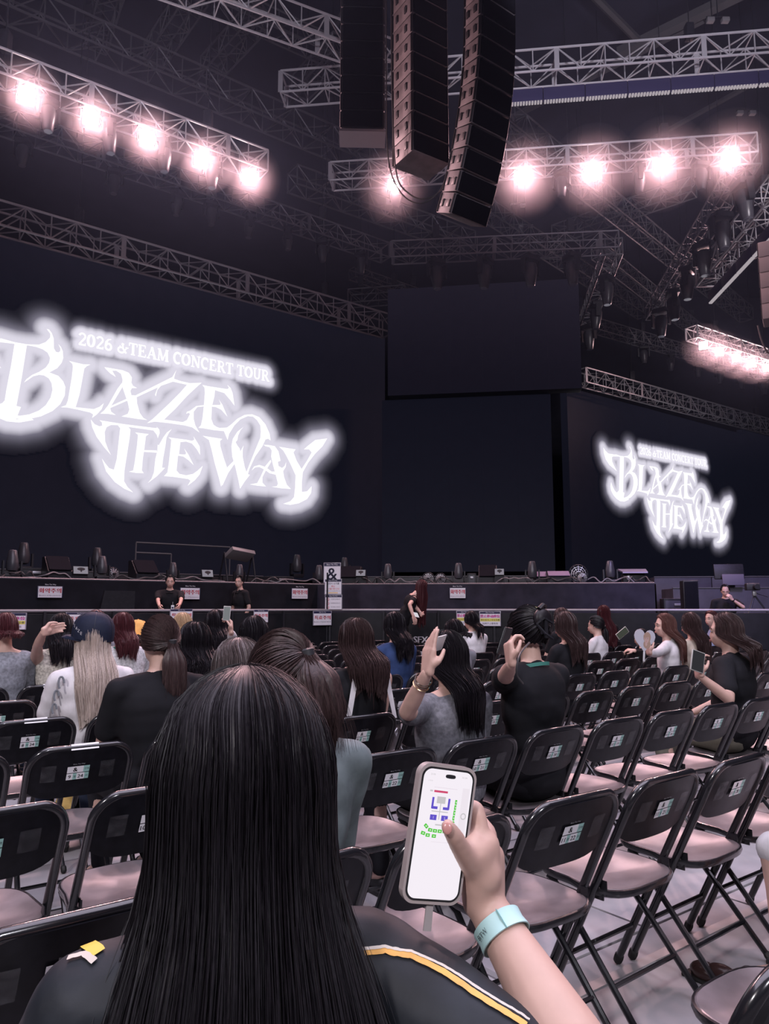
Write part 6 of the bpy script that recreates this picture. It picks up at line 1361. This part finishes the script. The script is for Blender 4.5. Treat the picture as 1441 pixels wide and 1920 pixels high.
wm = person('woman with long dark red hair bending over a chair in black off-shoulder top', pos=wp, H=wH, yaw=-PHI - 1.4, stand=True, shirt=C_blk, sleeve='none', neck_open=1, pants=C_blkp, vox=.011, lean=.22, lean_y=.10, head_pitch=-.35, Rh=at_d(775, 1157, 13.2), Lh=at_d(805, 1172, 13.1), Lpole=V((-.3, .3, -1)), Rpole=V((.9, -.4, -.6)), Lcurl=.5, Rcurl=(.9, .9, .9, .9), h=dict(c='red', z=wH - .80, W=.9, D=1.3, strands=300, front=150, comb=.95, hang=True))
MB().lathe([(.028, -.004), (.031, 0), (.028, .004)], 20, wm[-1][2], (wm[-1][2] - wm[-1][1]).normalized().to_track_quat('Z', 'Y').to_matrix()).build('bracelet', M_steel, wm['root'])
for s_ in (-1, 1): sh, el, _ = wm[s_]; me = remesh(MB().cone(sh.lerp(el, .18), .062, sh.lerp(el, .42), .058), .008, 3); me.materials.append(C_blk); link('sleeve_band', me, wm['root'])
phone(at_d(780, 1153, 13.0), V((1, .3, -.2)), V((0, -.5, .9)), .08, .16, 'white phone held by the bending woman', mat('white_case', (.7, .68, .68), .3))
# ---- heart fan
c = at_d(1208, 1202, 6.85); ux = V((.93, .36, -.10)).normalized(); n = (V((-.25, -1, .05)) - ux * V((-.25, -1, .05)).dot(ux)).normalized(); uy = n.cross(ux); r = thing('picture_fan', c, 0, 'heart-shaped paper fan with a printed portrait, held up in front of the auburn woman', 'fan')
def heart(s_, o, k=28):
    out = []
    for i_ in range(k):
        t = i_ / k * 2 * math.pi; x = 16 * math.sin(t) ** 3; y = 13 * math.cos(t) - 5 * math.cos(2 * t) - 2 * math.cos(3 * t) - math.cos(4 * t); out.append((ux * x + uy * (y + 2)) * s_ + n * o)
    return out
MB().prism(heart(.0075, 0), n * -.002).build('fan_board', mat('pale_grey_fan', (.50, .50, .56), .5), r); o_ = lambda x, y, z=.0: ux * x + uy * y + n * z
M_ph = mat('portrait_warm', (.52, .36, .32), .6); M_ph2 = mat('portrait_hair', (.38, .26, .20), .6); M_ph3 = mat('portrait_dark', (.12, .08, .08), .6)
def blob_(x, y, a, b, z, m, nm, k=18): mb = MB(); mb.poly([o_(x + a * math.cos(t), y + b * math.sin(t), z) for t in [q * 2 * math.pi / k for q in range(k)]]); mb.build(nm, m, r, False, False)
blob_(.028, -.028, .042, .040, .0008, M_ph2, 'portrait_clothes'); blob_(.026, .035, .042, .050, .0011, M_ph2, 'portrait_hair'); blob_(.020, .018, .027, .037, .0014, M_ph, 'portrait_face'); blob_(.018, -.024, .012, .02, .0013, M_ph, 'portrait_neck')
for x in (.008, .030): blob_(x, .022, .005, .0022, .0018, M_ph3, 'portrait_eye', 10); blob_(x, .031, .007, .0014, .0018, M_ph3, 'portrait_eyebrow', 10)
blob_(.018, -.003, .007, .0024, .0018, mat('portrait_lips', (.45, .16, .15), .6), 'portrait_lips', 10); blob_(.016, .010, .003, .005, .0016, mat('portrait_shade', (.42, .27, .24), .6), 'portrait_nose', 10); blob_(.012, .048, .030, .014, .0020, M_ph2, 'portrait_fringe')
MB().bbox(uy * -.14, (.02, .003, .09), .001, R=Matrix((ux, n, uy)).transposed()).build('fan_handle', mat('white_plastic', (.6, .6, .62), .4), r)
# ================================================================== SMALL THINGS AMONG THE CHAIRS
def tote():
    p = at_z(137, 1512, .10); r = thing('yellow_bag', (p.x, p.y, 0), PHI, 'crumpled yellow tote bag on the floor beyond chair 9 24', 'bag')
    mb = MB(); n = 28; m_ = 12; vs = []
    for j in range(m_):
        for k in range(n): a = k / n * 6.2832; t = j / (m_ - 1); rr_ = .09 * (1.15 - .3 * t) * (1 + .10 * math.sin(a * 5 + j)); vs.append((rr_ * math.cos(a) * 1.2, rr_ * math.sin(a) * .7, .001 + .20 * t + .01 * math.sin(a * 3)))
    mb.add(vs, [(j * n + k, j * n + (k + 1) % n, (j + 1) * n + (k + 1) % n, (j + 1) * n + k) for j in range(m_ - 1) for k in range(n)] + [tuple(reversed(range(n)))]); mb.build('bag_body', mat('cloth_mustard', (.55, .38, .12), .8, 0, .2, 20, .3), r)
    MB().tube([(-.05, 0, .20), (-.04, -.02, .27), (.0, -.03, .29), (.04, -.02, .27), (.05, 0, .20)], .006, 6).build('bag_handle', mat('cloth_mustard', (.55, .38, .12)), r)
tote()
p = at_z(722, 1385, .52); r = thing('handbag', (p.x, p.y, .44), PHI + .4, 'glossy black handbag with silver clasp on the chair right of chair 9 21', 'bag'); M_lea = mat('glossy_black_leather', (.012, .012, .014), .18, coat=.5)
MB().bbox((0, 0, .10), (.24, .12, .19), .03).build('bag_body', M_lea, r); MB().tube([(-.10, 0, .18), (-.11, -.02, .27), (-.04, -.03, .33), (.05, -.03, .33), (.11, -.02, .27), (.10, 0, .18)], .012, 8).build('strap', M_lea, r); MB().tube([(.0, -.07, .13), (.02, -.075, .15), (.03, -.07, .12), (.01, -.075, .10)], .004, 6, closed=True).build('clasp', M_steel, r)
p = at_z(1345, 1822, .05); r = thing('shoe', (p.x, p.y, 0), .6, 'dark rounded shoe on the floor near the right edge', 'shoe'); MB().ell((0, .05, .032), (.042, .06, .034)).ell((0, -.02, .040), (.038, .07, .042)).build('upper', mat('dark_leather', (.03, .015, .014), .25), r); MB().bbox((0, .015, .008), (.085, .22, .016), .006).build('sole', M_rubber, r)

# ================================================================== CHAIR LABELS (now that every sitter is placed)
bpy.context.view_layer.update(); seats = {}
for o in S.objects:
    if o.name.startswith('person') and o.parent is None:
        for k, c in CHAIRS.items():
            d = (c.matrix_world.translation.xy - o.matrix_world.translation.xy); 
            if d.length < .42:
                if k not in seats or d.length < seats[k][0]: seats[k] = (d.length, o['label'])
NW = 'zero one two three four five six seven eight nine ten eleven twelve thirteen fourteen fifteen sixteen seventeen eighteen nineteen twenty'.split() + ['twenty-' + x for x in 'one two three four five six seven eight nine'.split()]
for (r, n), c in CHAIRS.items():
    if (r, n) in seats:
        pd = ' '.join(seats[(r, n)][1].replace(',', '').split()[:7]); pd = pd.rsplit(' ', 1)[0] if pd.split()[-1] in ('and', 'a', 'in', 'the', 'with', 'of') else pd
        c['label'] = 'black folding chair, row %s seat %s, under the %s' % (NW[r], NW[n], pd)
    else: c['label'] = 'empty black folding chair whose sticker reads row %s seat %s' % (NW[r], NW[n])
for o in S.objects:
    if '_h' in o.keys(): del o['_h']

# ================================================================== HAZE
hz = bpy.data.materials.new('stage_haze'); hz.use_nodes = True; nt = hz.node_tree; nt.nodes.remove(nt.nodes['Principled BSDF'])
vs_ = nt.nodes.new('ShaderNodeVolumeScatter'); vs_.inputs['Density'].default_value = .0015; vs_.inputs['Color'].default_value = (.50, .66, 1.0, 1); vs_.inputs['Anisotropy'].default_value = .35
nt.links.new(vs_.outputs[0], nt.nodes['Material Output'].inputs['Volume'])
o = MB().box((5, 20, 13.9), (56, 44, 14)).build('haze', hz, None, False); tag(o, 'thin stage haze lit by the blinders', None, None, 'stuff')

h2 = hz.copy(); h2.name = 'lamp_glow_haze'; h2.node_tree.nodes['Volume Scatter'].inputs['Density'].default_value = .045; h2.node_tree.nodes['Volume Scatter'].inputs['Color'].default_value = (1, .9, .95, 1)  # denser haze added round each lamp to imitate lens glow
pm2 = MB().ell((0, 0, 0), (1.15, 1.15, 1.15), None, 28, 18).mesh('lamp_glow_ball', h2)
for o in [o for o in S.objects if o.name.startswith('blinder_light') and o.parent is None]:
    c = link('lamp_glow_ball', pm2, o); c['kind'] = 'stuff'; k_ = .68 if o.location.x < 0 and o.location.y < 17.5 else (.75 if o.location.z < 11.8 else 1.); c.scale = (k_, k_, k_)
